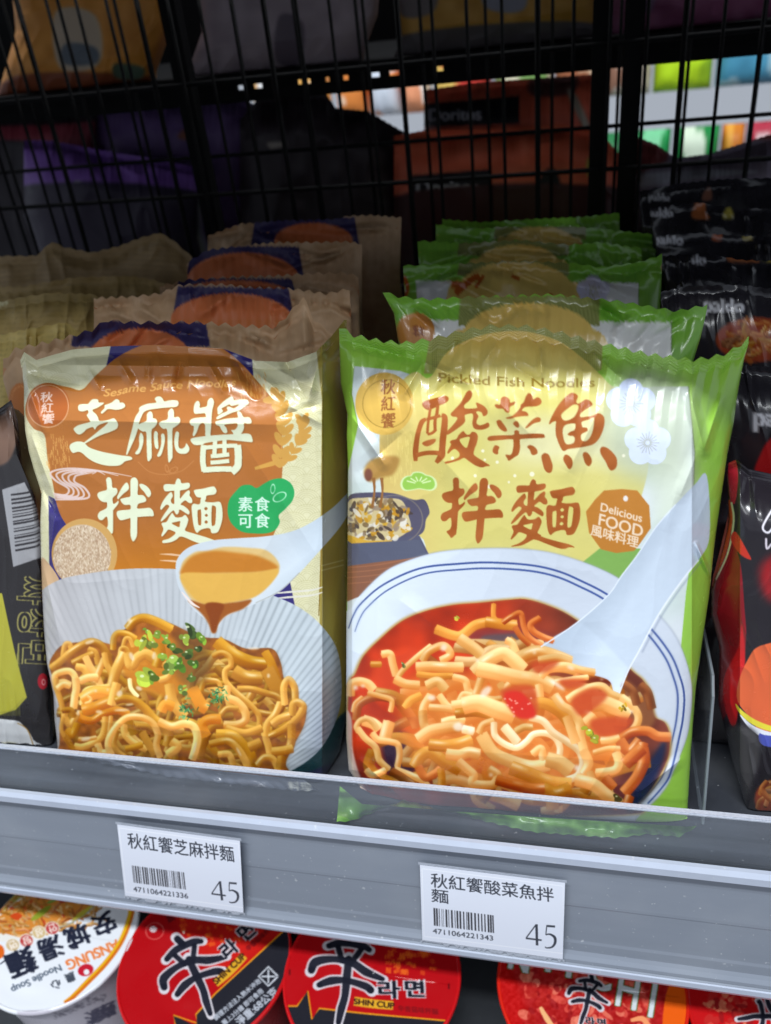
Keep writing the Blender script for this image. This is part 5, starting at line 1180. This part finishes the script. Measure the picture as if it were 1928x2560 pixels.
# ---- yellow packets, far left
YG = 'yellow noodle packets at the left edge'
def yel(x0, x1, y0, y1, c, word=None):
    cv = Canvas(x0, y0, x1, y1, .5, C(*c)); cv.grain(.1, 26, 6)
    for i, y in enumerate(np.arange(y0, y1, 13.)): cv.line([(x0, y + 12), ((x0 + x1) / 2, y - 4), (x1, y + 9)], 2.5, C(*c) * .82, .6)
    if word: cv.text(word[0], word[1], (31, -6), (3, -31), C(214, 206, 160), .05)
    return cv
for lab, top, xr, y0, c, wd, sd in (
 ('yellow noodle packet with a pale shiny fold, lowest of the yellow ones', [(-90, 868), (0, 838), (80, 820), (165, 806), (205, 835)], 205, .31, (190, 168, 100), None, 41),
 ('yellow noodle packet printed with white lettering at the left edge', [(-90, 775), (60, 742), (130, 732), (240, 736), (262, 780)], 262, .36, (176, 150, 90), ('paldo', (-48, 778)), 42),
 ('tan yellow noodle packet with long creases beside the navy bands', [(-90, 716), (60, 716), (180, 694), (330, 690), (400, 704), (442, 728)], 442, .425, (178, 150, 96), None, 43),
 ('rearmost yellow noodle packet, its seal sagging between two raised corners', [(-90, 640), (90, 640), (130, 604), (160, 618), (230, 632), (300, 615), (350, 595), (400, 582), (432, 600), (480, 642)], 480, .49, (172, 144, 100), None, 44)):
    packet('noodle_packet', lab, 'noodle packet', YG, yel(-120, 520, 560, 1300, c, wd), top, [(top[0][1], -90), (900, -100)], [(top[-1][1], xr), (900, xr)], y0=y0, bx=(-.40, -.262), B=.010, back=.02, nx=200, ny=160, seal=20, seed=sd, zig=(3, 28), m=FILM_M, wr=(.003, .006))
packet('noodle_packet', 'black noodle packet with a white barcode panel and yellow corner at the left edge', 'noodle packet', None, side_black(),
    [(-150, 1000), (-40, 1015), (0, 1020), (28, 1000), (44, 1050)], [(1000, -150), (1900, -140)], [(1010, 44), (1140, 58), (1215, 92), (1300, 106), (1500, 112), (1750, 128), (1890, 138)], [(-140, 1862), (138, 1893)], y0=.258, k=.15, B=.008, back=.02, nx=260, ny=460, seal=16, seed=51, zig=None, m=FILM_B, wr=(.0014, .003))

# ---- black packets, right
BG = 'black noodle packets at the right edge'
def add_food(cv, *a): food_patch(cv, *a); return cv
BR = [
 ('black noodle packet with a thin pale seal line and large red dot print', [(1770, 905), (1850, 912), (1928, 918), (2100, 925)], 1770, .292, rear_black(1740, 2140, 880, 1500, [('paldo', 1884, 1064, 62)], [("1905,1130 1940,1090 2000,1080 2080,1100 2090,1200 1900,1200", (190, 30, 34))]), 61, (.055, .2)),
 ('black noodle packet with pale lettering above a reddish noodle picture', [(1652, 730), (1720, 715), (1850, 712), (1928, 722), (2100, 730)], 1652, .345, add_food(rear_black(1620, 2140, 690, 1300, [('paldo', 1760, 779, 46)], []), 1890, 850, 100, 56, 3), 62, (.048, .2)),
 ('black noodle packet with orange and yellow flame shaped print, half its lettering hidden', [(1656, 640), (1760, 632), (1850, 650), (2100, 660)], 1656, .40, rear_black(1620, 2140, 600, 1100, [('do', 1730, 652 + 8, 34)], [("1815,650 1860,600 1872,572 1880,600 1872,630 1900,655", (184, 106, 60)), ("1905,650 1930,620 1990,600 2000,660", (190, 170, 70))]), 63, (.048, .2)),
 ('black noodle packet whose pale lettering touches the green packet seals', [(1640, 590), (1740, 582), (1850, 590), (2100, 598)], 1640, .435, rear_black(1600, 2140, 560, 1000, [('paldo', 1634, 610, 34)], [("1780,600 1792,570 1804,568 1806,600", (180, 96, 60)), ("1856,600 1868,572 1884,598", (196, 176, 90))]), 64, (.045, .2)),
 ('black noodle packet with a small yellow triangle print, second from the back', [(1625, 520), (1740, 506), (1850, 520), (2100, 528)], 1625, .475, rear_black(1590, 2140, 490, 900, [('paldo', 1622, 541, 28)], [("1730,545 1742,505 1764,500 1766,530 1776,548", (190, 110, 62)), ("1806,545 1824,516 1836,545", (196, 180, 80))]), 65, (.042, .2)),
 ('rearmost black noodle packet under the grey chip bag', [(1600, 478), (1700, 458), (1800, 448), (2100, 440)], 1600, .52, rear_black(1570, 2140, 420, 800, [('paldo', 1622, 500, 24)], [("1755,500 1765,475 1778,470 1780,500", (150, 100, 80))]), 66, (.04, .2))]
for lab, top, xl, y0, cv, sd, bxx in BR:
    packet('noodle_packet', lab, 'noodle packet', BG, cv, top, [(top[0][1], xl), (top[0][1] + 150, xl + 10)], [(top[-1][1], 2100), (1000, 2120)], y0=y0, bx=bxx, B=.010, back=.018, nx=220, ny=170, seal=18, seed=sd, zig=(2.5, 24), m=FILM_B, wr=(.002, .0045))
packet('noodle_packet', 'glossy black and red noodle packet standing at the right edge behind the clear lip', 'noodle packet', None, hot_black(),
    [(1812, 1160), (1840, 1148), (1870, 1172), (1928, 1185), (2180, 1200)], [(1150, 1814), (1250, 1820), (1330, 1822), (1420, 1800), (1500, 1778), (1560, 1778), (1640, 1800), (1780, 1796), (1900, 1826), (2030, 1862)], [(1200, 2200), (2060, 2180)], [(1862, 2030), (2180, 2066)], y0=.262, k=.12, B=.016, back=.02, nx=330, ny=460, seal=20, seed=71, zig=None, m=FILM_B, roll=((1850, 1775, .012, -1),), wr=(.0022, .0045))

# ---- the shelf in front
sh = thing('shelf', 'dark steel store shelf with a grey blue price rail and clear acrylic lip', 'shelf', (0, .222, 0))
MB().box(-.75, .55, .2285, .595, -.012, 0).build('shelf_board', STEELG, sh, bevel=.0006)
MB().prism([(.2285, -.001), (.2285, -.014), (.2245, -.014), (.2222, -.006), (.2222, .0015), (.2238, .0028), (.226, .0005)], -.75, .55).build('front_channel', STEEL, sh)
MB().prism([(.2222, -.0785), (.2222, .0052), (.2212, .0074), (.2196, .0078), (.2184, .0062), (.2184, .0018), (.2196, .0006), (.2212, .0002), (.2216, -.0080), (.2208, -.0280), (.2208, -.0300), (.2210, -.0310), (.2210, -.0560), (.2207, -.0580), (.2207, -.0640), (.2198, -.0660), (.2186, -.0680), (.2184, -.0700), (.2190, -.0708), (.2182, -.0716), (.2182, -.0762), (.2192, -.0785)], -.75, .55).build('price_rail', RAIL, sh)
lipb = MB().prism([(.2183, .0018), (.2179, .0022), (.2179, .0062), (.2192, .0083), (.2212, .0079), (.2196, .0078), (.2184, .0062)], -.75, .55).build('rail_lip', RAILW, sh)
MB().prism([(.2181, -.0716), (.2176, -.0722), (.2176, -.0756), (.2190, -.0792), (.2200, -.0790), (.2181, -.0762)], -.75, .55).build('rail_lip', RAILW, sh)
ac = MB().box(-.75, .55, .2246, .2270, -.0005, .0318).build('acrylic_lip', ACRYL, sh)
e_ = MB().box(-.75, .55, .2245, .2271, .03185, .0333).build('acrylic_edge', ACRYL_E, sh, bevel=.0004); e_.parent = ac
adopt(sh)
dv = thing('shelf_divider', 'clear acrylic divider plate standing between the green packet and the black packet', 'shelf divider', (.058, .27, 0))
V = [(x, y, z) for x in (.0574, .0589) for y, z in ((.246, .0015), (.262, .060), (.268, .0655), (.40, .062), (.40, .0015))]
MBd = MB(); MBd.v = V; MBd.f = [(0, 1, 2, 3, 4), (9, 8, 7, 6, 5)] + [(i, (i + 1) % 5 + 0, (i + 1) % 5 + 5, i + 5) for i in range(5)]
MBd.build('plate', ACRYL_D, dv)
MB().rod((.0582, .2455, .0015), (.0582, .2615, .060), .0006).rod((.0582, .2615, .060), (.0582, .2675, .0662), .0006).rod((.0582, .2675, .0662), (.0582, .40, .0625), .0006).build('cut_edge', DEDGE, dv)
adopt(dv)

# ---- price cards
def price(label, q, name, bar, two):
    q = np.array(q, float); x0, y0 = q.min(0) - 4; x1, y1 = q.max(0) + 4
    cv = card(q, name, bar, x0, y0, x1, y1, two)
    u = np.linspace(0, 1, 330)[None]; v = np.linspace(0, 1, 200)[:, None]
    px = (q[0, 0] * (1 - u) + q[1, 0] * u) * (1 - v) + (q[3, 0] * (1 - u) + q[2, 0] * u) * v
    py = (q[0, 1] * (1 - u) + q[1, 1] * u) * (1 - v) + (q[3, 1] * (1 - u) + q[2, 1] * u) * v
    yy = .2176 - .0006 * np.sin(v * 3.1) + 0 * u
    P = at_y(px, py, yy)
    c = P[-1].mean(0); r = thing('price_card', label, 'price card', c, group='price cards on the rail')
    grid_obj('card', P, PAPER, r, cv.sample(px, py))
    # clear sleeve, a little larger, with a ragged cut bottom
    g = np.random.default_rng(int(bar[-3:])); n = 60; uu = np.linspace(-.012, 1.012, n)
    rows = []
    for vv, dy in ((-.035, 0), (-.002, 0)): rows.append((uu, np.full(n, vv)))
    top = np.array([[at_y(*(q[0] + (q[1] - q[0]) * a + (q[3] - q[0]) * b), .2178) for a, b in zip(*rw)] for rw in rows])
    grid_obj('sleeve', top, ACRYL_E, r)
    rag = .012 + .03 * (g.random(n) > .35) + .006 * g.random(n)
    bt = np.array([[at_y(*(q[3] + (q[2] - q[3]) * a + (q[3] - q[0]) * b), .2178) for a, b in zip(uu, bb)] for bb in (np.zeros(n) + .002, rag)])
    grid_obj('sleeve', bt, ACRYL_E, r); adopt(r)
price('white price card with a one line name, hanging under the brown sesame packet', [(293, 2061), (600, 2102), (609, 2282), (313, 2239)], '秋紅饗芝麻拌麵', '4711064221336', False)
price('white price card with a two line name, hanging under the green packet', [(1050, 2162), (1413, 2207), (1407, 2398), (1056, 2350)], '秋紅饗酸菜魚拌麵', '4711064221343', True)

# ---- cups on the shelf below
CUPS = [('white noodle bowl with an orange rim and upside down lettering at the lower left', lid_soup(), (-.2979, .2393), .0462, (206, 204, 212), (226, 228, 232), 'noodle_bowl', .0),
        ('red noodle cup with its big black character turned sideways beside the white bowl', lid_red_tilted(), (-.2015, .2361), .0492, (150, 20, 26), (190, 16, 22), 'noodle_cup', .0),
        ('red noodle cup with an upright big black character, middle of the lower shelf', lid_red_upright(), (-.1033, .2427), .0486, (60, 24, 28), (196, 18, 24), 'noodle_cup', .0),
        ('red noodle cup with white capital letters over a kimchi picture below the right price card', lid_kimchi(), (.0166, .2535), .0488, (120, 18, 22), (214, 34, 20), 'noodle_cup', .0),
        ('red noodle cup cut off by the right edge with its black character lying sideways', lid_kimchi_side(), (.1160, .2535), .0488, (120, 18, 22), (196, 20, 22), 'noodle_cup', .0)]
zl = -.15
for i, (lab, cv, (cx, cy), R_, cb, cr, nm, _) in enumerate(CUPS):
    r = thing(nm, lab, 'noodle cup', (cx, cy, -.245), group='cups on the lower shelf')
    nr, nt = 120, 620; rad = np.linspace(.0002, R_, nr)[:, None]; th = np.linspace(0, 2 * math.pi, nt)[None]
    gz = vnoise(nr, nt, 26, 80 + i, 90) - .5; gz[:, -1] = gz[:, 0]
    P = np.stack([cx + rad * np.cos(th), cy + rad * np.sin(th), zl - .0012 * np.cos(rad / R_ * 1.4) + .0007 * gz * np.minimum(1, (R_ - rad) / .01) + 0 * th], -1)
    px, py = proj(P); lid = grid_obj('lid', P, LIDM, r, cv.sample(px, py))
    RM = mat('rim ' + nm, cr, rough=.3, spec=.5, coat=.2)
    prof = [(R_ - .0004, zl - .0008), (R_ + .0003, zl + .0006), (R_ + .0012, zl + .0004), (R_ + .0018, zl - .0012), (R_ + .0014, zl - .0032), (R_ + .0002, zl - .0042), (R_ - .002, zl - .0044)]
    th2 = np.linspace(0, 2 * math.pi, 180)
    P = np.array([[(cx + a * math.cos(t_), cy + a * math.sin(t_), b) for t_ in th2] for a, b in prof])
    px, py = proj(P); rc = cv.sample(px, py) if i == 0 else np.broadcast_to(lin(C(*cr)), P.shape)
    grid_obj('rim', P, LIDM, r, np.ascontiguousarray(rc))
    zz = np.linspace(zl - .0044, -.244, 60); rr = np.interp(zz, [-.245, zl], [R_ * .74, R_ - .002])
    P = np.array([[(cx + b * math.cos(t_), cy + b * math.sin(t_), a) for t_ in np.linspace(0, 2 * math.pi, 240)] for a, b in zip(zz, rr)])
    px, py = proj(P); bc_ = np.array(np.broadcast_to(lin(C(*cb)), P.shape))
    if i == 0:
        inb = (px > -100) & (px < 380) & (py < 2590) & (py > 2300); bc_[inb] = cv.sample(px, py)[inb]
    grid_obj('cup_body', P, LIDM, r, bc_)
    adopt(r)
lo = thing('shelf', 'black lower shelf holding the noodle cups', 'shelf', (0, .222, -.26))
MB().box(-.75, .55, .12, .595, -.258, -.2455).build('shelf_board', STEEL, lo)
MB().box(-.75, .55, .588, .595, -.2455, -.012).build('back_panel', BLACK, lo); adopt(lo)
up = thing('shelf', 'black upper shelf above the packets that keeps them in shade', 'shelf', (0, .19, .337))
MB().box(-.75, .55, .199, .60, .337, .349).build('shelf_board', STEEL, up)
MB().prism([(.1985, .337), (.1985, .397), (.196, .397), (.196, .337)], -.75, .55).build('price_rail', RAIL, up); MB().box(-.75, .55, .588, .600, .349, .80).build('back_panel', BLACK, up); adopt(up)  # unseen back panel, added to keep front light off the top packs

# ---- wire back and the far side of the rack
wg = thing('wire_panel', 'black wire grid panel closing the back of the shelf', 'wire panel', (0, .61, 0))
xa, xb = at_y(69, 100, .61)[0], at_y(1902, 100, .61)[0]; dx = (xb - xa) / 22
m1, m2 = MB(), MB()
for i in range(-5, 27): m1.rod((xa + i * dx, .61, 0), (xa + i * dx, .61, .345), .0012 if i % 4 else .0019, 7)
for z in np.arange(.05, .33, .0745): m2.rod((-.75, .6135, z), (.45, .6135, z), .0016, 7)
m1.build('upright_wires', BLACK, wg, sm=True); m2.build('cross_wires', BLACK, wg, sm=True)
for px in (457, 1502, 1580): x = at_y(px, 200, .618)[0]; MB().box(x - .006, x + .006, .616, .628, 0, .345).build('post', BLACK, wg)
adopt(wg)
wg2 = thing('wire_panel', 'second black wire grid panel a hand behind the first one', 'wire panel', (0, .65, 0))
m1, m2 = MB(), MB()
for i in range(-3, 14): m1.rod((xa + .008 + i * dx * 2, .65, 0), (xa + .008 + i * dx * 2, .65, .42), .0013, 6)
for z in np.arange(.07, .42, .15): m2.rod((-.8, .653, z), (.5, .653, z), .0015, 6)
m1.build('upright_wires', BLACK, wg2, sm=True); m2.build('cross_wires', BLACK, wg2, sm=True); adopt(wg2)
us = thing('shelf', 'black slotted shelf behind the wire grid carrying the top packs', 'shelf', (0, .70, .24))
zb = float(at_y(964, 226, .67)[2])
MB().box(-.9, .6, .668, .674, zb + .001, zb + .009).build('rear_beam', BLACK, us)
MB().box(-.9, .6, .668, .674, zb + .0125, zb + .020).build('rear_beam', BLACK, us)
sl = MB()
xs = float(at_y(590, 200, .67)[0]); xe = float(at_y(1110, 200, .67)[0]); sl.box(-.9, xs, .669, .673, zb + .009, zb + .0125).box(xe, .6, .669, .673, zb + .009, zb + .0125)
for i in range(9): sl.box(xs + (xe - xs) * (i + .5) / 9 - .003 * (1 + i % 3), xs + (xe - xs) * (i + .5) / 9 + .004 * (1 + i % 2), .669, .673, zb + .009, zb + .0125)
sl.build('slotted_edge', BLACK, us)
MB().box(-.9, .6, .674, 1.02, zb + .0135, zb + .018).build('shelf_board', BLACK, us); MB().box(-.9, .6, 1.012, 1.02, zb + .018, zb + .5).build('back_panel', BLACK, us); adopt(us)  # black back panel added to darken the gaps between the top packs
zt = zb + .018
ls = thing('shelf', 'black shelf on the far side of the rack under the chip bags', 'shelf', (0, .80, 0))
MB().box(-.9, .6, .66, 1.02, -.012, 0).build('shelf_board', BLACK, ls); adopt(ls)
TP = 'packs on the upper shelf behind the wire grid'
for lab, nm, cat, x0, x1, col, spots, sd in (
 ('orange pack with a pale picture in its middle behind the wire grid at upper left', 'food_pack', 'food pack', 40, 425, (232, 156, 66), [("140,30 240,40 250,160 150,170", (216, 196, 170)), ("165,110 240,120 240,160 160,160", (110, 120, 130)), ("40,190 430,200 430,300 40,300", (150, 80, 50)), ("290,160 360,170 350,200 290,195", (100, 120, 100))], 81),
 ('wide grey pack behind the wire grid left of centre', 'food_pack', 'food pack', 505, 940, (180, 164, 172), [("700,40 760,60 750,160 690,150", (110, 98, 110))], 82),
 ('mustard and grey pack behind the wire grid right of centre', 'food_pack', 'food pack', 1005, 1490, (206, 154, 70), [("1210,-60 1310,-60 1310,26 1215,20", (150, 150, 165)), ("1000,90 1500,60 1500,200 1000,200", (96, 90, 92)), ("1005,-50 1090,-50 1085,30 1005,40", (120, 110, 110))], 83),
 ('plum coloured pack behind the wire grid at upper right', 'food_pack', 'food pack', 1515, 1990, (156, 92, 126), [("1600,-50 1640,-40 1630,30 1590,20", (140, 110, 140))], 84)):
    Y_ = .74; a, b = at_y(x0, 120, Y_), at_y(x1, 120, Y_)
    yb_ = float(proj([a[0], Y_, zt])[1]); yt_ = yb_ - 420
    cv = chips(x0 - 60, x1 + 60, -320, 320, col, None, None, spots)
    packet(nm, lab, cat, TP, cv, [(x0 - 40, -230), (x1 + 60, -260)], [(-230, x0 - 30), (60, x0)], [(-260, x1 + 20), (60, x1)], y0=Y_ - .05, k=.165 * 0, B=.02, back=.05, nx=130, ny=140, seal=14, seed=sd, zig=None, bx=(float(a[0]), float(b[0])), wr=(.003, .006), zoff=zt, m=FILM_M)
CB = 'chip bags on the far side of the rack'
for lab, x0, x1, top, y0, cv, sd in (
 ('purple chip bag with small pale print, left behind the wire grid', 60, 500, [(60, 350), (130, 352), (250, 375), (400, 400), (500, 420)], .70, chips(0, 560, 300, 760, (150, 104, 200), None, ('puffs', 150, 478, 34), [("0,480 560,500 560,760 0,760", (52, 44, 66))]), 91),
 ('dark violet chip bag lying higher behind the purple one', 230, 640, [(230, 248), (420, 236), (560, 232), (640, 262)], .78, chips(200, 700, 210, 700, (124, 98, 156), None, None, [("445,345 480,310 510,310 500,350", (150, 90, 70))]), 92),
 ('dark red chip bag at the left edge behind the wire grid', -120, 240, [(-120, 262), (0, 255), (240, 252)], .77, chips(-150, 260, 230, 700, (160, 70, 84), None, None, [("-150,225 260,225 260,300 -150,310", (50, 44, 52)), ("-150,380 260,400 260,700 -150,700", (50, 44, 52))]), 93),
 ('large black chip bag behind the wire grid near the centre', 600, 1010, [(600, 300), (650, 240), (740, 228), (815, 234), (840, 270), (920, 278), (1010, 330)], .72, chips(600, 1050, 240, 760, (58, 50, 56), None, None, [("670,358 715,356 712,366 690,372 676,372", (190, 180, 170))]), 94),
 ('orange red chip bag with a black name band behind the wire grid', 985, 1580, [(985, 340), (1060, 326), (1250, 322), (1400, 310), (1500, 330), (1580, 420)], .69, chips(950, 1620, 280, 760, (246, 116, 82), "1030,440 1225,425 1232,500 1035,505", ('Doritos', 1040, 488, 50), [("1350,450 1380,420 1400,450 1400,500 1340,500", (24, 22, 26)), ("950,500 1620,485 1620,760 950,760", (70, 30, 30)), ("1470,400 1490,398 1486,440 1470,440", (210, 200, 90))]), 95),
 ('second orange red chip bag rising behind the first one', 1060, 1500, [(1060, 225), (1200, 205), (1330, 196), (1500, 185)], .80, chips(1020, 1540, 150, 700, (240, 112, 82), "1060,262 1300,240 1300,310 1060,318", ('Doritos', 1072, 303, 42), [("1330,200 1440,190 1430,235 1335,240", (110, 70, 66)), ("1420,235 1440,235 1490,350 1475,350", (190, 180, 160))]), 96),
 ('grey and maroon chip bag slumped under the bright gap at upper right', 1560, 2060, [(1560, 330), (1640, 360), (1690, 395), (1770, 385), (1850, 360), (1928, 335), (2060, 300)], .71, chips(1520, 2100, 260, 700, (150, 138, 156), None, None, [("1520,330 1640,355 1670,400 1600,430 1520,440", (130, 60, 60)), ("1880,300 2100,280 2100,330 1900,350", (140, 60, 60)), ("1590,440 1740,425 1900,430 1740,450 1590,470", (200, 200, 212))]), 97)):
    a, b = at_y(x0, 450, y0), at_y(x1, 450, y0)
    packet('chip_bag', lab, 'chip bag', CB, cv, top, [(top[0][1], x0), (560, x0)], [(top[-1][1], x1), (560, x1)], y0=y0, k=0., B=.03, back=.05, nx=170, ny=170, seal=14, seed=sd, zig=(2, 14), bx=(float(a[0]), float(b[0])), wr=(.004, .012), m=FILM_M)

# ---- next aisle seen through the gap
FY = 1.95
z1, z0 = float(at_y(1700, 240, FY)[2]), float(at_y(1700, 284, FY)[2])
fs = thing('shelf', 'brightly lit grey shelf of the next aisle with white price labels', 'shelf', (0, FY, z0))
GR2 = mat('far shelf grey', (160, 166, 182), rough=.5); WH = mat('white label', (226, 230, 242), rough=.6)
MB().box(-2.4, 1.6, FY, FY + .5, z0 + .01, z1 - .004).box(-2.4, 1.6, FY - .012, FY, z0, z1).build('shelf_board', GR2, fs)
MB().box(-2.4, 1.6, FY, FY + .5, z1 + .33, z1 + .36).build('shelf_board', GR2, fs); MB().box(-2.4, 1.6, FY, FY + .5, z0 - .40, z0 - .37).build('shelf_board', GR2, fs)
MB().box(-2.4, 1.6, FY + .5, FY + .52, -1.2, 1.4).build('back_panel', mat('far back panel', (150, 156, 168), rough=.6), fs)
for x in np.arange(-1.25, .75, .21): MB().box(x, x + .075, FY - .016, FY - .0125, z0 + .006, z1 - .004).build('price_label', WH, fs); adopt(fs)
g = random.Random(4)
def pillow(nm, lab, cat, grp, x0, x1, y, z, h, col, col2, sd):
    root = thing(nm, lab, cat, ((x0 + x1) / 2, y, z), group=grp)
    n = 26; s = np.linspace(-1, 1, n)[None]; t = np.linspace(-1, 1, n)[:, None]
    th_ = .05 * ((1 - s ** 4) * (1 - t ** 4)) ** .5 + .006 * (vnoise(n, n, 5, sd) - .5)
    w = (x1 - x0) / 2; X = w * s + 0 * t; Z = h / 2 * (1 + t) + 0 * s
    cc = lin(C(*col)) * np.ones((n, n, 1)); mk = (vnoise(n, n, 7, sd + 1) > .62); cc[mk] = lin(C(*col2))
    Fp = np.stack([X, -th_, Z], -1); Bp = np.stack([X, th_, Z], -1)
    V = np.concatenate([Fp.reshape(-1, 3), Bp.reshape(-1, 3)]); c = np.concatenate([cc.reshape(-1, 3)] * 2)
    mesh_np('pouch', V, np.concatenate([quads(n, n), quads(n, n, n * n, True)]), FILM_M, root, c); return root
def xat(px, py=230, y=FY): return float(at_y(px, py, y)[0])
up_items = [(1385, 1508, (150, 90, 60), (206, 180, 150), 'brown snack pouch on the bright far shelf'), (1515, 1632, (206, 190, 176), (150, 110, 90), 'beige snack pouch on the bright far shelf'), (1640, 1790, (176, 214, 30), (150, 190, 30), 'lime green snack pouch on the bright far shelf'),
            (1800, 1965, (70, 140, 170), (150, 190, 206), 'blue snack pouch on the bright far shelf'), (1975, 2120, (206, 206, 216), (120, 120, 150), 'white snack pouch at the right end of the far shelf'),
            (820, 900, (216, 130, 60), (236, 200, 170), 'orange snack pouch glimpsed above the black chip bag'), (905, 985, (206, 214, 226), (236, 150, 80), 'white snack pouch glimpsed above the black chip bag'), (990, 1060, (226, 150, 110), (236, 226, 220), 'peach snack pouch glimpsed between chip bags'),
            (1070, 1220, (200, 60, 50), (226, 190, 100), 'red snack pouch mostly hidden by the chip bags'), (600, 800, (226, 170, 90), (230, 230, 230), 'pale orange snack pouch glimpsed through the slotted edge'), (1230, 1375, (226, 220, 190), (120, 160, 90), 'cream snack pouch behind the orange chip bag')]
for i, (a, b, c1, c2, lab) in enumerate(up_items): pillow('snack_pouch', lab, 'snack pouch', 'pouches on the next aisle shelf', xat(a), xat(b), FY + .09, z1, .15 if i % 2 else .135, c1, c2, 100 + i)
dn = [(1500, 1575, (40, 120, 70), (214, 120, 60), 'green pouch with an orange spot under the far price labels'), (1585, 1688, (24, 140, 70), (120, 200, 150), 'plain green pouch under the far price labels'), (1696, 1815, (20, 130, 60), (214, 230, 206), 'green pouch with white marks under the far price labels'),
      (1822, 1880, (206, 120, 30), (226, 160, 60), 'orange pouch under the far price labels'), (1886, 1990, (176, 50, 70), (226, 200, 200), 'red pouch under the far price labels'), (1995, 2140, (30, 120, 110), (200, 210, 200), 'teal pouch under the far price labels'),
      (960, 1060, (214, 206, 200), (120, 150, 190), 'pale pouch behind the black chip bag'), (1070, 1300, (180, 170, 60), (60, 120, 60), 'olive pouch hidden behind the chip bags')]
for i, (a, b, c1, c2, lab) in enumerate(dn): pillow('snack_pouch', lab, 'snack pouch', 'pouches on the next aisle shelf', xat(a, 340), xat(b, 340), FY + .09, z0 - .37, .33, c1, c2, 130 + i)

fl = MB().box(-6, 6, -4, 6, -1.02, -1.0).build('floor', mat('store floor tile', (150, 150, 152), rough=.35, bscale=3, var=.1)); fl['kind'] = 'structure'

# ================================================================= light, camera
def area(name, loc, tgt, sx, sy, P, col):
    l = bpy.data.lights.new(name, 'AREA'); l.shape = 'RECTANGLE'; l.size = sx; l.size_y = sy; l.energy = P; l.color = col
    o = bpy.data.objects.new(name, l); COL.objects.link(o); o.location = loc
    from mathutils import Vector
    o.rotation_euler = (Vector(tgt) - Vector(loc)).to_track_quat('-Z', 'Y').to_euler(); return o
area('ceiling_tube', (-.1, -.67, 2.05), (-.1, .25, .1), 1.2, .10, 62, (.93, .97, 1.))
area('ceiling_tube', (.2, -2.0, 2.1), (0, .25, 0), 2.4, .16, 20, (.93, .97, 1.))
area('ceiling_tube', (0, 1.0, 1.7), (0, 2.2, .1), 2.4, .15, 34, (.95, .98, 1.))
w = bpy.data.worlds.new('World'); SC.world = w; w.use_nodes = True
w.node_tree.nodes['Background'].inputs[0].default_value = (.62, .68, .78, 1); w.node_tree.nodes['Background'].inputs[1].default_value = .62
cd = bpy.data.cameras.new('camera'); cam = bpy.data.objects.new('camera', cd); COL.objects.link(cam); SC.camera = cam
from mathutils import Matrix
Rm = Matrix([[XA[0], -XA[1], -XA[2]], [YA[0], -YA[1], -YA[2]], [ZU[0], -ZU[1], -ZU[2]]]).to_4x4()
cam.matrix_world = Matrix.Translation(EYE.tolist()) @ Rm
cd.sensor_fit = 'VERTICAL'; cd.sensor_height = 36; cd.sensor_width = 36 * .753; cd.lens = F / 2560 * 36; cd.clip_start = .01; cd.clip_end = 50
cd.dof.use_dof = True; cd.dof.focus_distance = .335; cd.dof.aperture_fstop = cd.lens / 2.8
SC.view_settings.view_transform = 'Standard'; SC.view_settings.look = 'None'; SC.view_settings.exposure = 0; SC.view_settings.gamma = 1; SC.view_settings.use_curve_mapping = False
SC.render.engine = 'CYCLES'; SC.cycles.use_denoising = True; SC.cycles.max_bounces = 7; SC.cycles.transparent_max_bounces = 12
SC.cycles.sample_clamp_indirect = 4.; SC.cycles.caustics_reflective = False; SC.cycles.caustics_refractive = False
